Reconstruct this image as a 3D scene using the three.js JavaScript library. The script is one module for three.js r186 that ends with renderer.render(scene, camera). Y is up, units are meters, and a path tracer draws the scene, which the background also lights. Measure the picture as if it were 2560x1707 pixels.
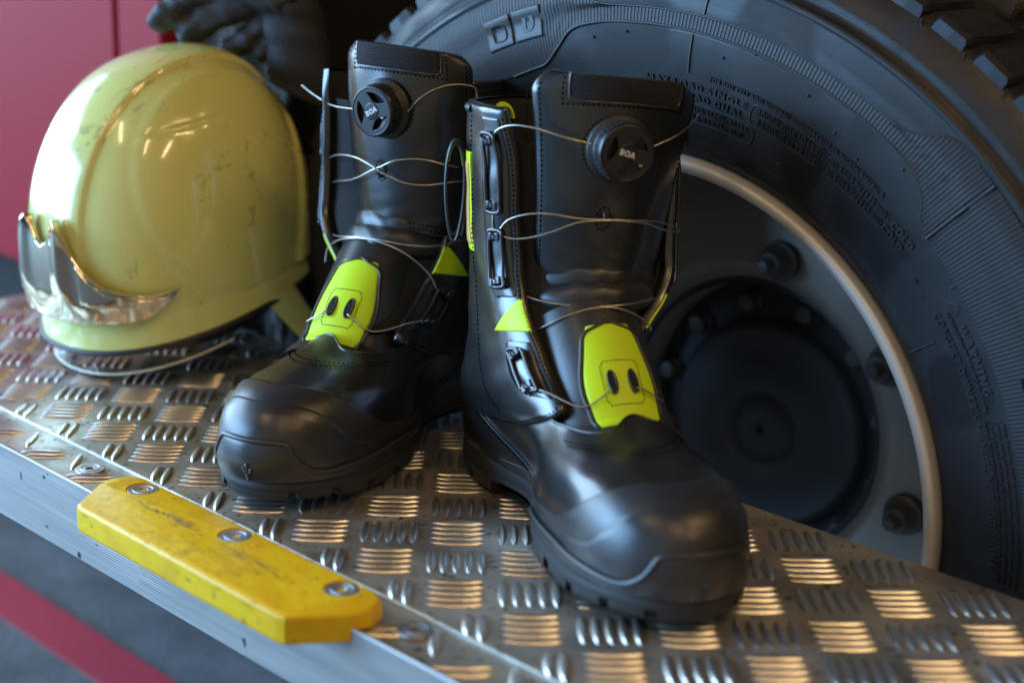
import * as THREE from 'three';
import { mergeGeometries, mergeVertices, toCreasedNormals } from 'three/addons/utils/BufferGeometryUtils.js';
import { MarchingCubes } from 'three/addons/objects/MarchingCubes.js';
import { RoundedBoxGeometry } from 'three/addons/geometries/RoundedBoxGeometry.js';
import { TextGeometry } from 'three/addons/geometries/TextGeometry.js';
import { FontLoader } from 'three/addons/loaders/FontLoader.js';
import { RectAreaLightUniformsLib } from 'three/addons/lights/RectAreaLightUniformsLib.js';
import { Brush, Evaluator, SUBTRACTION } from 'three-bvh-csg';

// ------------------------------------------------------------------ camera, light, exposure
// x runs along the truck, y is up, z points out of the truck's side; the step plate's top is y = 0
const scene = new THREE.Scene();
const camera = new THREE.PerspectiveCamera(25.351, 1024 / 682, 0.05, 60);
camera.position.set(0.6349, 0.4020, 0.6232);
camera.quaternion.setFromRotationMatrix(new THREE.Matrix4().makeBasis(
  new THREE.Vector3(0.71772, 0.03235, -0.69558), new THREE.Vector3(-0.21441, 0.96065, -0.17656), new THREE.Vector3(0.66250, 0.27586, 0.69642)));
camera.focus = 1.08; camera.userData.fStop = 3.3;
const renderer = new THREE.WebGLRenderer({ antialias: true });
renderer.setSize(1024, 682);
renderer.toneMapping = THREE.LinearToneMapping;
renderer.toneMappingExposure = 0.92;
renderer.shadowMap.enabled = true;
RectAreaLightUniformsLib.init();
scene.background = new THREE.Color().setRGB(0.020, 0.016, 0.011);   // the dim hall around

const S2 = Math.SQRT1_2, V3 = (x, y, z) => new THREE.Vector3(x, y, z);
const lat = (x, y, z) => new THREE.Vector3((x + z) * S2, y, (z - x) * S2);   // x to the picture's right, z towards the viewer, at 45 degrees to the truck
function area(name, pos, target, w, h, rgb, intensity) {
  const l = new THREE.RectAreaLight(new THREE.Color().setRGB(...rgb), intensity, w, h);
  l.position.copy(pos); l.lookAt(target); l.name = name; scene.add(l); return l;
}
const DOOR = { at: V3(-4.4, 1.45, 1.15), to: V3(-0.2, 0.9, 0.25), w: 3.6, h: 3.2, rgb: [0.46, 0.71, 1.0], k: 11.5 };
const DOOR2 = { at: V3(-4.2, 1.5, 4.9), to: V3(0, 0.4, 0), w: 3.6, h: 3.0, rgb: [0.30, 0.59, 1.0], k: 25 };
for (const d of [DOOR, DOOR2]) area('unseen_bay_door_daylight', d.at, d.to, d.w, d.h, d.rgb, d.k);  // daylight from bay doors out of view, placed to light left-facing sides blue
const LAMPS = [[1.5, 2.5, 0.9, 0], [2.6, 2.7, 0.2, 0], [0.1, 2.9, 2.4, 1], [1.6, 2.9, 2.6, 1], [-1.6, 3.0, 1.4, 1]];
const LAMP = { w: 1.15, h: 0.13, rgb: [1.0, 0.64, 0.30], k: 32 };

// ------------------------------------------------------------------ helpers
let seed = 7;
const rnd = () => { seed = (seed * 1664525 + 1013904223) >>> 0; return seed / 4294967296; };
const lerp = (a, b, t) => a + (b - a) * t;
const clamp = (v, a, b) => Math.min(b, Math.max(a, v));
const sst = (a, b, v) => { const t = clamp((v - a) / (b - a), 0, 1); return t * t * (3 - 2 * t); };
const V = (x, y, z) => new THREE.Vector3(x, y, z);
function keyed(keys) {               // smooth (Catmull-Rom) curve through [t, value...] rows
  return (t) => {
    const n = keys.length; let i = 0;
    while (i < n - 2 && t > keys[i + 1][0]) i++;
    const a = keys[Math.max(0, i - 1)], b = keys[i], c = keys[i + 1], d = keys[Math.min(n - 1, i + 2)];
    const f = clamp((t - b[0]) / (c[0] - b[0]), 0, 1), out = [];
    for (let k = 1; k < b.length; k++) {
      const m1 = (c[k] - a[k]) / Math.max(1e-6, c[0] - a[0]) * (c[0] - b[0]), m2 = (d[k] - b[k]) / Math.max(1e-6, d[0] - b[0]) * (c[0] - b[0]);
      const f2 = f * f, f3 = f2 * f;
      out.push((2 * f3 - 3 * f2 + 1) * b[k] + (f3 - 2 * f2 + f) * m1 + (-2 * f3 + 3 * f2) * c[k] + (f3 - f2) * m2);
    }
    return out.length === 1 ? out[0] : out;
  };
}
const line = (keys) => (t) => {      // straight pieces
  let i = 0; while (i < keys.length - 2 && t > keys[i + 1][0]) i++;
  return lerp(keys[i][1], keys[i + 1][1], clamp((t - keys[i][0]) / (keys[i + 1][0] - keys[i][0]), 0, 1));
};
function hash2(x, y, s) { let h = (x * 374761393 + y * 668265263 + s * 974634777) | 0; h = Math.imul(h ^ (h >>> 13), 1274126177); return ((h ^ (h >>> 16)) >>> 0) / 4294967296; }
function vnoise(x, y, per, s) {      // value noise that repeats after per cells
  const xi = Math.floor(x), yi = Math.floor(y), fx = x - xi, fy = y - yi, m = (a) => ((a % per) + per) % per;
  const u = fx * fx * (3 - 2 * fx), v = fy * fy * (3 - 2 * fy);
  return lerp(lerp(hash2(m(xi), m(yi), s), hash2(m(xi + 1), m(yi), s), u), lerp(hash2(m(xi), m(yi + 1), s), hash2(m(xi + 1), m(yi + 1), s), u), v);
}
function fbm(x, y, per, s, oct = 4) { let a = 0, w = 0.5, t = 0; for (let k = 0; k < oct; k++) { a += w * vnoise(x, y, per, s + k); t += w; w *= 0.5; x *= 2; y *= 2; per *= 2; } return a / t; }
function tex(n, fn, color = false, rep = 1) {
  const d = new Uint8Array(n * n * 4);
  for (let j = 0; j < n; j++) for (let i = 0; i < n; i++) {
    const c = fn(i / n, j / n), o = (j * n + i) * 4, a = Array.isArray(c) ? c : [c, c, c];
    for (let k = 0; k < 3; k++) d[o + k] = clamp(Math.round(a[k] * 255), 0, 255);
    d[o + 3] = 255;
  }
  const t = new THREE.DataTexture(d, n, n); t.wrapS = t.wrapT = THREE.RepeatWrapping; t.magFilter = THREE.LinearFilter; t.minFilter = THREE.LinearMipmapLinearFilter; t.generateMipmaps = true;
  if (color) t.colorSpace = THREE.SRGBColorSpace; t.repeat.set(rep, rep); t.needsUpdate = true; return t;
}
const rep = (t, x, y = x) => { const c = t.clone(); c.repeat.set(x, y); c.needsUpdate = true; return c; };
const rgb = (r, g, b) => new THREE.Color().setRGB(r, g, b);
const phys = (o) => new THREE.MeshPhysicalMaterial(o);
const std = (o) => new THREE.MeshStandardMaterial(o);

const taken = {};
function numbered(n) { const k = taken[n] = (taken[n] ?? -1) + 1; return k ? n + '_' + String(k).padStart(3, '0') : n; }
function thing(name, label, category, group) { const o = new THREE.Group(); o.name = numbered(name); o.userData = { label, category }; if (group) o.userData.group = group; scene.add(o); return o; }
function part(parent, name, geo, mat, label) { const m = new THREE.Mesh(geo, mat); m.name = name; m.castShadow = m.receiveShadow = true; if (label) m.userData.label = label; parent.add(m); return m; }
function single(name, geo, mat, label, category, kind) { const m = new THREE.Mesh(geo, mat); m.name = numbered(name); m.castShadow = m.receiveShadow = true; m.userData = kind ? { kind } : {}; if (label) m.userData.label = label; if (category) m.userData.category = category; scene.add(m); return m; }

// grid of points fn(i, j) -> Vector3; uv in metres
function grid(nu, nv, fn, { closeU = false, flip = false } = {}) {
  const pos = [], uv = [], idx = [], P = [];
  for (let j = 0; j <= nv; j++) { const row = []; for (let i = 0; i <= nu; i++) row.push(fn(i, j)); P.push(row); }
  for (let j = 0; j <= nv; j++) { let s = 0; for (let i = 0; i <= nu; i++) { if (i) s += P[j][i].distanceTo(P[j][i - 1]); let t = 0; pos.push(P[j][i].x, P[j][i].y, P[j][i].z); uv.push(s, 0); } }
  for (let i = 0; i <= nu; i++) { let t = 0; for (let j = 0; j <= nv; j++) { if (j) t += P[j][i].distanceTo(P[j - 1][i]); uv[(j * (nu + 1) + i) * 2 + 1] = t; } }
  for (let j = 0; j < nv; j++) for (let i = 0; i < nu; i++) {
    const a = j * (nu + 1) + i, b = a + 1, c = a + nu + 1, d = c + 1;
    if (flip) idx.push(a, c, b, b, c, d); else idx.push(a, b, c, b, d, c);
  }
  const g = new THREE.BufferGeometry();
  g.setAttribute('position', new THREE.Float32BufferAttribute(pos, 3)); g.setAttribute('uv', new THREE.Float32BufferAttribute(uv, 2)); g.setIndex(idx);
  g.computeVertexNormals();
  if (closeU) { const n = g.attributes.normal; for (let j = 0; j <= nv; j++) { const a = j * (nu + 1), b = a + nu; const v = V(n.getX(a) + n.getX(b), n.getY(a) + n.getY(b), n.getZ(a) + n.getZ(b)).normalize(); n.setXYZ(a, v.x, v.y, v.z); n.setXYZ(b, v.x, v.y, v.z); } }
  return g;
}
// a raised panel: at(u, v, off) gives the point off metres above a base surface; its border dips below that surface
function panel(at, nu, nv, h, { eu = 0.02, ev = 0.02, sink = 0.0015, bulge = 0, flip = false } = {}) {
  const us = [0, eu * 0.04, eu * 0.45, eu], vs = [0, ev * 0.04, ev * 0.45, ev], hs = [-sink, h * 0.62, h * 0.93, h];
  const full = (e, n) => { const a = [...e]; for (let k = 1; k < n; k++) a.push(lerp(e[3], 1 - e[3], k / n)); for (let k = 3; k >= 0; k--) a.push(1 - e[k]); return a; };
  const U = full(us, nu), W = full(vs, nv);
  const hh = (k, n) => hs[Math.min(k, n - k, 3)];
  return grid(U.length - 1, W.length - 1, (i, j) => {
    const o = Math.min(hh(i, U.length - 1), hh(j, W.length - 1)), b = bulge * Math.sin(Math.PI * U[i]) * Math.sin(Math.PI * W[j]);
    return at(U[i], W[j], o + (o > 0 ? b : 0));
  }, { flip });
}
function tube(pts, r, seg = 40, rad = 7, closed = false) { return new THREE.TubeGeometry(new THREE.CatmullRomCurve3(pts.map((p) => (p.isVector3 ? p : V(...p))), closed, 'centripetal'), seg, r, rad, closed); }
function put(g, x = 0, y = 0, z = 0, rx = 0, ry = 0, rz = 0, s = 1) { const m = new THREE.Matrix4().compose(V(x, y, z), new THREE.Quaternion().setFromEuler(new THREE.Euler(rx, ry, rz)), typeof s === 'number' ? V(s, s, s) : V(...s)); return g.clone().applyMatrix4(m); }
function frame(g, p, zdir, ydir = V(0, 1, 0)) { const z = zdir.clone().normalize(), x = ydir.clone().cross(z).normalize(), y = z.clone().cross(x); const m = new THREE.Matrix4().makeBasis(x, y, z).setPosition(p); return g.clone().applyMatrix4(m); }
const merge = (a) => { const l = a.map((g) => { const q = g.index ? g.toNonIndexed() : g; for (const k of Object.keys(q.attributes)) if (!['position', 'normal', 'uv'].includes(k)) q.deleteAttribute(k); return q; }); return mergeGeometries(l); };
const lathe = (pts, seg = 48) => new THREE.LatheGeometry(pts.map((p) => new THREE.Vector2(p[0], p[1])), seg);
const latheZ = (pts, seg = 48) => lathe(pts, seg).rotateX(Math.PI / 2);      // axis along z, second number is z
// surface of a solid given by its distance function, inside a box
function solid(fn, c, half, res) {
  const mc = new MarchingCubes(res, new THREE.MeshBasicMaterial(), false, false, 400000); mc.isolation = 0;
  const f = mc.field, n = mc.size, h = mc.halfsize;
  for (let z = 0; z < n; z++) for (let y = 0; y < n; y++) for (let x = 0; x < n; x++)
    f[x + y * n + z * n * n] = -fn(c.x + (x - h) / h * half.x, c.y + (y - h) / h * half.y, c.z + (z - h) / h * half.z);
  mc.update();
  const cnt = mc.count, p = mc.positionArray.slice(0, cnt * 3), g = new THREE.BufferGeometry();
  for (let k = 0; k < cnt; k++) { p[k * 3] = c.x + p[k * 3] * half.x; p[k * 3 + 1] = c.y + p[k * 3 + 1] * half.y; p[k * 3 + 2] = c.z + p[k * 3 + 2] * half.z; }
  g.setAttribute('position', new THREE.Float32BufferAttribute(p, 3));
  const m = mergeVertices(g, 1e-6); m.computeVertexNormals();
  const q = m.attributes.position, uv = new Float32Array(q.count * 2);
  for (let k = 0; k < q.count; k++) { uv[k * 2] = q.getX(k) + q.getZ(k) * 0.6; uv[k * 2 + 1] = q.getY(k) + q.getZ(k) * 0.5; }
  m.setAttribute('uv', new THREE.BufferAttribute(uv, 2)); return m;
}
function stitchLine(pts, nrms, pitch = 0.0034, len = 0.0023, r = 0.00042) {    // thread stitches along points on a surface
  const out = [], b = new THREE.OctahedronGeometry(1, 0); let acc = 0;
  for (let k = 1; k < pts.length; k++) {
    const d = pts[k].distanceTo(pts[k - 1]);
    while (acc < d) {
      const t = acc / d, p = pts[k - 1].clone().lerp(pts[k], t), n = nrms[k - 1].clone().lerp(nrms[k], t).normalize(), dir = pts[k].clone().sub(pts[k - 1]).normalize();
      const side = dir.clone().cross(n).normalize();
      out.push(b.clone().applyMatrix4(new THREE.Matrix4().makeBasis(dir.multiplyScalar(len * 0.6), side.multiplyScalar(r * 1.5), n.clone().multiplyScalar(r * 1.2)).setPosition(p.addScaledVector(n, r * 0.5))));
      acc += pitch;
    }
    acc -= d;
  }
  return out;
}

// ------------------------------------------------------------------ textures
const T_leather = tex(512, (u, v) => { const a = Math.abs(fbm(u * 48, v * 48, 48, 3, 3) - 0.5) * 2, b = fbm(u * 6, v * 6, 6, 9, 3), c = Math.abs(fbm(u * 110, v * 110, 110, 21, 2) - 0.5); return 0.25 + 0.45 * Math.sqrt(a) * 0.8 + 0.2 * b + 0.4 * c; });
const T_soft = tex(256, (u, v) => 0.35 + 0.5 * fbm(u * 8, v * 8, 8, 31, 5));
const T_fine = tex(256, (u, v) => fbm(u * 64, v * 64, 64, 5, 2));
const T_dirt = tex(512, (u, v) => { const a = fbm(u * 10, v * 10, 10, 41, 5), b = fbm(u * 120, v * 120, 120, 47, 2); const s = 1 - 0.45 * sst(0.74, 0.82, b); const g = clamp(0.84 + 0.5 * (a - 0.45), 0.5, 1) * s; return [g, g * 0.985, g * 0.96]; }, true);
const T_metalRough = tex(512, (u, v) => { const a = fbm(u * 12, v * 12, 12, 51, 5), b = fbm(u * 6, v * 150, 150, 57, 2), c = fbm(u * 90, v * 90, 90, 58, 2); return clamp(0.50 + 0.4 * (a - 0.45) + 0.1 * (b - 0.5) + 0.12 * (c - 0.5), 0.25, 1); });
const T_knit = tex(128, (u, v) => { const row = (v * 16) % 1, col = (u * 16 + (Math.floor(v * 16) % 2) * 0.5) % 1; return 0.2 + 0.8 * Math.pow(Math.sin(Math.PI * col) * Math.sin(Math.PI * row), 0.6); });
const T_tyre = tex(512, (u, v) => 0.56 + 0.30 * sst(0.40, 0.58, fbm(u * 14, v * 5, 35, 111, 4)) + 0.1 * fbm(u * 60, v * 60, 60, 115, 2));
const T_tyreCol = tex(512, (u, v) => { const s = sst(0.47, 0.50, fbm(u * 14, v * 5, 35, 111, 4)), d = fbm(u * 40, v * 40, 40, 119, 4), e = sst(0.70, 0.80, fbm(u * 90, v * 90, 90, 123, 2)); const g = 0.68 + 0.06 * s + 0.22 * (d - 0.5); return [g + 0.10 * e, g + 0.08 * e, g + 0.02 * e]; }, true);
const T_rail = tex(512, (u, v) => { const a = fbm(u * 20, v * 6, 60, 131, 5), n = sst(0.845, 0.86, fbm(u * 26, v * 60, 60, 137, 2)), s = fbm(u * 120, v * 4, 120, 139, 2); const g = 0.86 + 0.22 * (a - 0.5) + 0.10 * (s - 0.5); return [g, g, g].map((c) => c * (1 - 0.6 * n)); }, true);
const T_ribs = tex(64, (u) => (Math.abs((u * 8) % 1 - 0.5) * 2 > 0.45 ? 1 : 0.05));
const T_concrete = tex(512, (u, v) => { const a = fbm(u * 9, v * 9, 9, 61, 5), b = fbm(u * 120, v * 120, 120, 67, 2); const g = 0.50 + 0.22 * (a - 0.5) + 0.2 * (b - 0.5); return [g, g * 0.985, g * 0.97]; }, true);

// ------------------------------------------------------------------ materials
const leather = phys({ color: rgb(0.011, 0.0108, 0.0112), roughness: 0.32, bumpMap: rep(T_leather, 11), bumpScale: 0.00014, clearcoat: 0.8, clearcoatRoughness: 0.20 });
const leatherSoft = phys({ color: rgb(0.016, 0.016, 0.017), roughness: 0.40, bumpMap: rep(T_leather, 18), bumpScale: 0.0001, clearcoat: 0.3, clearcoatRoughness: 0.35 });
const rubber = phys({ color: rgb(0.021, 0.021, 0.022), roughness: 0.58, roughnessMap: rep(T_soft, 9), bumpMap: rep(T_fine, 60), bumpScale: 0.00003, clearcoat: 0.28, clearcoatRoughness: 0.34 });
const rubberSole = phys({ color: rgb(0.018, 0.018, 0.018), roughness: 0.62, bumpMap: rep(T_fine, 60), bumpScale: 0.0001 });
const knit = std({ color: rgb(0.016, 0.016, 0.017), roughness: 0.92, bumpMap: rep(T_knit, 40), bumpScale: 0.0007 });
const threadM = std({ color: rgb(0.012, 0.012, 0.013), roughness: 0.7 });
const neon = phys({ color: rgb(0.56, 0.80, 0.002), roughness: 0.55, bumpMap: rep(T_leather, 16), bumpScale: 0.0001 });
const neonThread = std({ color: rgb(0.33, 0.36, 0.01), roughness: 0.8 });
const orangeM = std({ color: rgb(0.75, 0.42, 0.14), roughness: 0.5 });
const plastic = phys({ color: rgb(0.012, 0.012, 0.013), roughness: 0.30 });
const plasticMatt = phys({ color: rgb(0.016, 0.016, 0.017), roughness: 0.48 });
const printM = std({ color: rgb(0.72, 0.72, 0.70), roughness: 0.5 });
const steelWire = std({ color: rgb(0.50, 0.45, 0.38), roughness: 0.34, metalness: 1 });
const blackMetal = std({ color: rgb(0.09, 0.09, 0.095), roughness: 0.32, metalness: 0.9 });
const alu = std({ color: rgb(0.64, 0.61, 0.54), metalness: 0.82, roughness: 0.92, roughnessMap: rep(T_metalRough, 3.1), map: rep(T_dirt, 2.3), bumpMap: rep(T_fine, 24), bumpScale: 0.00012 });
const aluBar = std({ color: rgb(0.76, 0.73, 0.67), metalness: 0.95, roughness: 0.30, bumpMap: rep(T_fine, 60), bumpScale: 0.00006 });
const aluRail = std({ color: rgb(0.50, 0.465, 0.43), metalness: 0.8, roughness: 0.5, map: rep(T_rail, 5, 1.7), bumpMap: rep(T_ribs, 62, 1), bumpScale: 0.00010 });
const zinc = std({ color: rgb(0.58, 0.59, 0.60), metalness: 1, roughness: 0.34, bumpMap: rep(T_fine, 90), bumpScale: 0.0001 });
const holeShade = std({ color: rgb(0.01, 0.01, 0.01), roughness: 0.9 });  // near-black, paints the shade inside screw sockets and patch slots
const tyreM = phys({ color: rgb(0.020, 0.0215, 0.0245), map: T_tyreCol, roughness: 0.75, roughnessMap: T_tyre, bumpMap: rep(T_soft, 5), bumpScale: 0.0004 });
const tyreRib = std({ color: rgb(0.012, 0.013, 0.015), roughness: 0.6, bumpMap: rep(T_ribs, 42, 1), bumpScale: 0.00035 });
const tyreDirt = std({ color: rgb(0.040, 0.033, 0.024), roughness: 0.9, bumpMap: rep(T_soft, 14), bumpScale: 0.002 });
const rimM = phys({ color: rgb(0.62, 0.59, 0.54), metalness: 0.3, roughness: 0.42 });
const discM = phys({ color: rgb(0.20, 0.18, 0.155), roughness: 0.5, metalness: 0.2 });
const hubM = std({ color: rgb(0.022, 0.023, 0.026), roughness: 0.6 });
const helmetM = phys({ color: rgb(0.68, 0.68, 0.22), roughness: 0.20, clearcoat: 1.0, clearcoatRoughness: 0.035 });
const chrome = std({ color: rgb(0.74, 0.66, 0.50), metalness: 1, roughness: 0.09 });
const knitDark = std({ color: rgb(0.012, 0.012, 0.013), roughness: 0.9, bumpMap: rep(T_knit, 34), bumpScale: 0.0009 });
const visorM = phys({ color: rgb(0.80, 0.72, 0.55), roughness: 0.03, transmission: 1, thickness: 0, ior: 1.5 });
const blackCloth = std({ color: rgb(0.008, 0.008, 0.009), roughness: 0.95 });
const gloveM = phys({ color: rgb(0.020, 0.020, 0.021), roughness: 0.62, bumpMap: rep(T_leather, 16), bumpScale: 0.0006 });
const redPaint = phys({ color: rgb(0.27, 0.010, 0.018), roughness: 0.55, clearcoat: 0, specularIntensity: 0.2 });
const blackPlastic = std({ color: rgb(0.006, 0.006, 0.006), roughness: 0.9 });

// ------------------------------------------------------------------ hall floor with its painted line
const FLOOR = -0.46;
{
  const g = new THREE.PlaneGeometry(14, 14).rotateX(-Math.PI / 2); const uv = g.attributes.uv; for (let i = 0; i < uv.count; i++) uv.setXY(i, uv.getX(i) * 14, uv.getY(i) * 14);
  const m = single('floor', g, std({ color: rgb(0.46, 0.47, 0.50), map: rep(T_concrete, 2.2), roughness: 0.75, bumpMap: rep(T_fine, 6), bumpScale: 0.001 }), null, null, 'structure'); m.position.y = FLOOR;
  const r = new THREE.BoxGeometry(14, 0.004, 0.062); const ruv = r.attributes.uv; for (let i = 0; i < ruv.count; i++) ruv.setXY(i, ruv.getX(i) * 14, ruv.getY(i) * 0.06);
  const s = single('floor_marking', r, std({ color: rgb(0.44, 0.024, 0.045), roughness: 0.6, bumpMap: rep(T_fine, 8), bumpScale: 0.0008 }), null, null, 'structure'); s.position.set(0, FLOOR + 0.002, -0.211);
}
{ // unseen wall behind the viewer, placed to give leather and metal a warm reflection
  const m = std({ color: rgb(0.46, 0.31, 0.17), roughness: 0.9, bumpMap: rep(T_soft, 1.3), bumpScale: 0.004 });
  const w = single('unseen_hall_wall', new THREE.BoxGeometry(11, 4.0, 0.12), m, null, null, 'structure'); w.position.copy(lat(1.2, FLOOR + 2.0, 3.9)); w.rotation.y = Math.PI / 4;
}
// ------------------------------------------------------------------ ceiling lamps out of view, placed to light tread bars and leather warmly
{
  const housing = std({ color: rgb(0.6, 0.6, 0.58), roughness: 0.6 });
  LAMPS.forEach(([x, y, z, turned], k) => {
    const where = ['nearest to the truck step', 'over the truck wheel', 'behind the viewer on the left', 'behind the viewer on the right', 'nearest to the unseen bay door'][k];
    const t = thing('unseen_ceiling_lamp', 'unseen warm ceiling strip lamp ' + where, 'lamp', 'unseen ceiling lamps'), p = lat(x, y, z);
    t.position.copy(p); t.rotation.y = Math.PI / 4 + (turned ? Math.PI / 2 : 0);
    part(t, 'housing', put(new RoundedBoxGeometry(LAMP.w + 0.06, 0.06, LAMP.h + 0.05, 2, 0.015), 0, 0.035, 0), housing);
    part(t, 'diffuser', put(new RoundedBoxGeometry(LAMP.w, 0.02, LAMP.h, 2, 0.006), 0, 0.0, 0), std({ color: rgb(0.8, 0.75, 0.6), emissive: rgb(...LAMP.rgb), emissiveIntensity: 6, roughness: 0.5 }));
    const l = new THREE.RectAreaLight(rgb(...LAMP.rgb), LAMP.k, LAMP.w, LAMP.h); l.name = 'lamp_light'; l.position.set(0, -0.02, 0); l.rotation.x = -Math.PI / 2; t.add(l);
  });
}
// ------------------------------------------------------------------ step plate
const U = 0.0455;
const step = thing('step_plate', 'aluminium tread plate step in front of the truck wheel', 'step');
const barGeo = (() => {        // one lens-shaped raised bar, lying along x
  const L = 0.0185, W = 0.0038, H = 0.0022, n = 8, c = [[-1, -0.15], [-0.62, 0.72], [0, 1], [0.62, 0.72], [1, -0.15]];
  return grid(4, n, (i, j) => { const s = -1 + 2 * j / n, k = Math.pow(Math.max(0, 1 - s * s), 0.62); return V(s * L, H * c[i][1] * Math.pow(k, 0.55) - 0.0001, c[i][0] * W * k); }, { flip: true });
})();
{
  const X0 = -0.78, X1 = 0.62, ZB = -0.222, ZS = 0.067, ZF = 0.1085;
  const uvXZ = (g) => { const p = g.attributes.position, u = g.attributes.uv; for (let i = 0; i < p.count; i++) u.setXY(i, p.getX(i) + p.getY(i), p.getZ(i)); return g; };
  const sh = new THREE.Shape([[X0, -ZS], [X1, -ZS], [X1, -ZB], [X0, -ZB]].map((p) => new THREE.Vector2(...p)));
  const g = new THREE.ExtrudeGeometry(sh, { depth: 0.0016, bevelEnabled: true, bevelThickness: 0.0014, bevelSize: 0.0018, bevelOffset: -0.0018, bevelSegments: 3 }).rotateX(-Math.PI / 2).translate(0, -0.0030, 0);
  part(step, 'main_plate', uvXZ(g), alu);
  part(step, 'front_strip', uvXZ(new THREE.BoxGeometry(X1 - X0, 0.004, ZF - ZS + 0.02).translate((X0 + X1) / 2, -0.0052, (ZF + ZS - 0.02) / 2)), alu);
  // edge rail: front face with fine lengthwise ribs and a slim top lip
  const rs = new THREE.Shape([[0, -0.055], [0.0035, -0.055], [0.0035, 0.0012], [0.0028, 0.0022], [0.0008, 0.0022], [0, 0.0012]].map((p) => new THREE.Vector2(...p)));
  const rail = new THREE.ExtrudeGeometry(rs, { depth: X1 - X0, bevelEnabled: false }).rotateY(Math.PI / 2).scale(1, 1, -1); rail.scale(1, 1, 1);
  { const p = rail.attributes.position, u = rail.attributes.uv; for (let i = 0; i < p.count; i++) u.setXY(i, p.getY(i) + 0.06, p.getX(i)); const ix = rail.index; rail.computeVertexNormals(); }
  rail.translate(X0, 0, 0.1085);
  part(step, 'edge_rail', rail, aluRail);
  part(step, 'support_frame', new THREE.BoxGeometry(X1 - X0 - 0.02, 0.04, 0.30).translate((X0 + X1) / 2, -0.03, -0.06), blackPlastic);
  // raised bars: groups of five, turned by a quarter from cell to cell, on a grid at 45 degrees to the edge
  const bars = [];
  const add = (c, r, y, odd, z0, z1, x0, x1) => {
    const hor = ((Math.round(odd) % 2) + 2) % 2 === 1;
    for (let k = -2; k <= 2; k++) {
      const lc = c + (hor ? 0 : k * 0.178), lr = r + (hor ? k * 0.178 : 0), x = (lc + lr) * S2 * U, z = (lr - lc) * S2 * U;
      const ax = hor ? [S2, -S2] : [S2, S2], h = 0.0178;
      const zs = [z - ax[1] * h, z + ax[1] * h].sort((a, b) => a - b);
      if (zs[1] > z1 + 0.006 || zs[0] < z0 - 0.004 || x < x0 || x > x1) continue;
      let s = 1, sx = x, sz = z;      // bars cut by the plate's edge are shorter
      if (zs[1] > z1 - 0.001) { const cut = zs[1] - (z1 - 0.001); s = 1 - cut / (2 * h * S2); sx -= ax[0] * cut / S2 * 0.5 * Math.sign(ax[1]); sz -= cut / 2; }
      if (zs[0] < z0 + 0.001) { const cut = (z0 + 0.001) - zs[0]; s = 1 - cut / (2 * h * S2); sx += ax[0] * cut / S2 * 0.5 * Math.sign(ax[1]); sz += cut / 2; }
      if (s < 0.3) continue;
      bars.push({ x: sx, y, z: sz, turn: hor ? Math.PI / 4 : -Math.PI / 4, s });
    }
  };
  for (let r = -20; r <= 16; r++) for (let c = -20; c <= 16; c++) {
    add(c, r, 0, r + c, ZB, ZS, X0 + 0.02, X1 - 0.02);
    add(c + 0.12, r + 0.28, -0.0032, r + c, ZS + 0.001, ZF - 0.001, X0 + 0.02, X1 - 0.02);
  }
  const cam = camera.position, fr = new THREE.Frustum().setFromProjectionMatrix((camera.updateMatrixWorld(), new THREE.Matrix4().multiplyMatrices(camera.projectionMatrix, camera.matrixWorldInverse)));
  bars.forEach((b) => { b.d = cam.distanceTo(V(b.x, b.y, b.z)) + (fr.containsPoint(V(b.x, b.y, b.z)) ? 0 : 100); });
  bars.sort((a, b) => a.d - b.d);
  const rest = [];
  bars.forEach((b, i) => {
    if (b.d > 100 && b.d > 101.6) return;
    if (i < 300) { const m = part(step, i ? 'tread_bar_' + String(i).padStart(3, '0') : 'tread_bar', barGeo, aluBar); m.position.set(b.x, b.y, b.z); m.rotation.y = b.turn; m.scale.set(b.s, 0.92 + 0.16 * rnd(), 1); } else rest.push(put(barGeo, b.x, b.y, b.z, 0, b.turn, 0, [b.s, 1, 1]));
  });
  const o = part(step, 'far_tread_bars', merge(rest), aluBar); o.userData.kind = 'stuff';
}
// countersunk hexagon-socket screw, head up, at the origin
const screwHead = (() => {
  const s = new THREE.Shape(); s.absarc(0, 0, 0.0102, 0, Math.PI * 2); const h = new THREE.Path(); for (let k = 0; k <= 6; k++) { const a = k * Math.PI / 3; h[k ? 'lineTo' : 'moveTo'](Math.cos(a) * 0.0036, Math.sin(a) * 0.0036); } s.holes.push(h);
  const g = new THREE.ExtrudeGeometry(s, { depth: 0.0008, bevelEnabled: true, bevelThickness: 0.0005, bevelSize: 0.0005, bevelSegments: 2, curveSegments: 32 }).rotateX(-Math.PI / 2).translate(0, -0.0012, 0);
  const ring = new THREE.TorusGeometry(0.0068, 0.00045, 5, 36).rotateX(Math.PI / 2).translate(0, 0.0001, 0);
  return merge([g, ring]);
})();
const screwSocket = new THREE.CylinderGeometry(0.0042, 0.0042, 0.001, 6).translate(0, -0.0032, 0);
function screw(parent, x, y, z) { const m = part(parent, 'screw', screwHead, zinc); m.position.set(x, y, z); m.rotation.y = rnd() * 3; part(m, 'socket', screwSocket, holeShade); }
screw(step, -0.297, -0.0008, 0.0845); screw(step, 0.050, -0.0008, 0.081);

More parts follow.
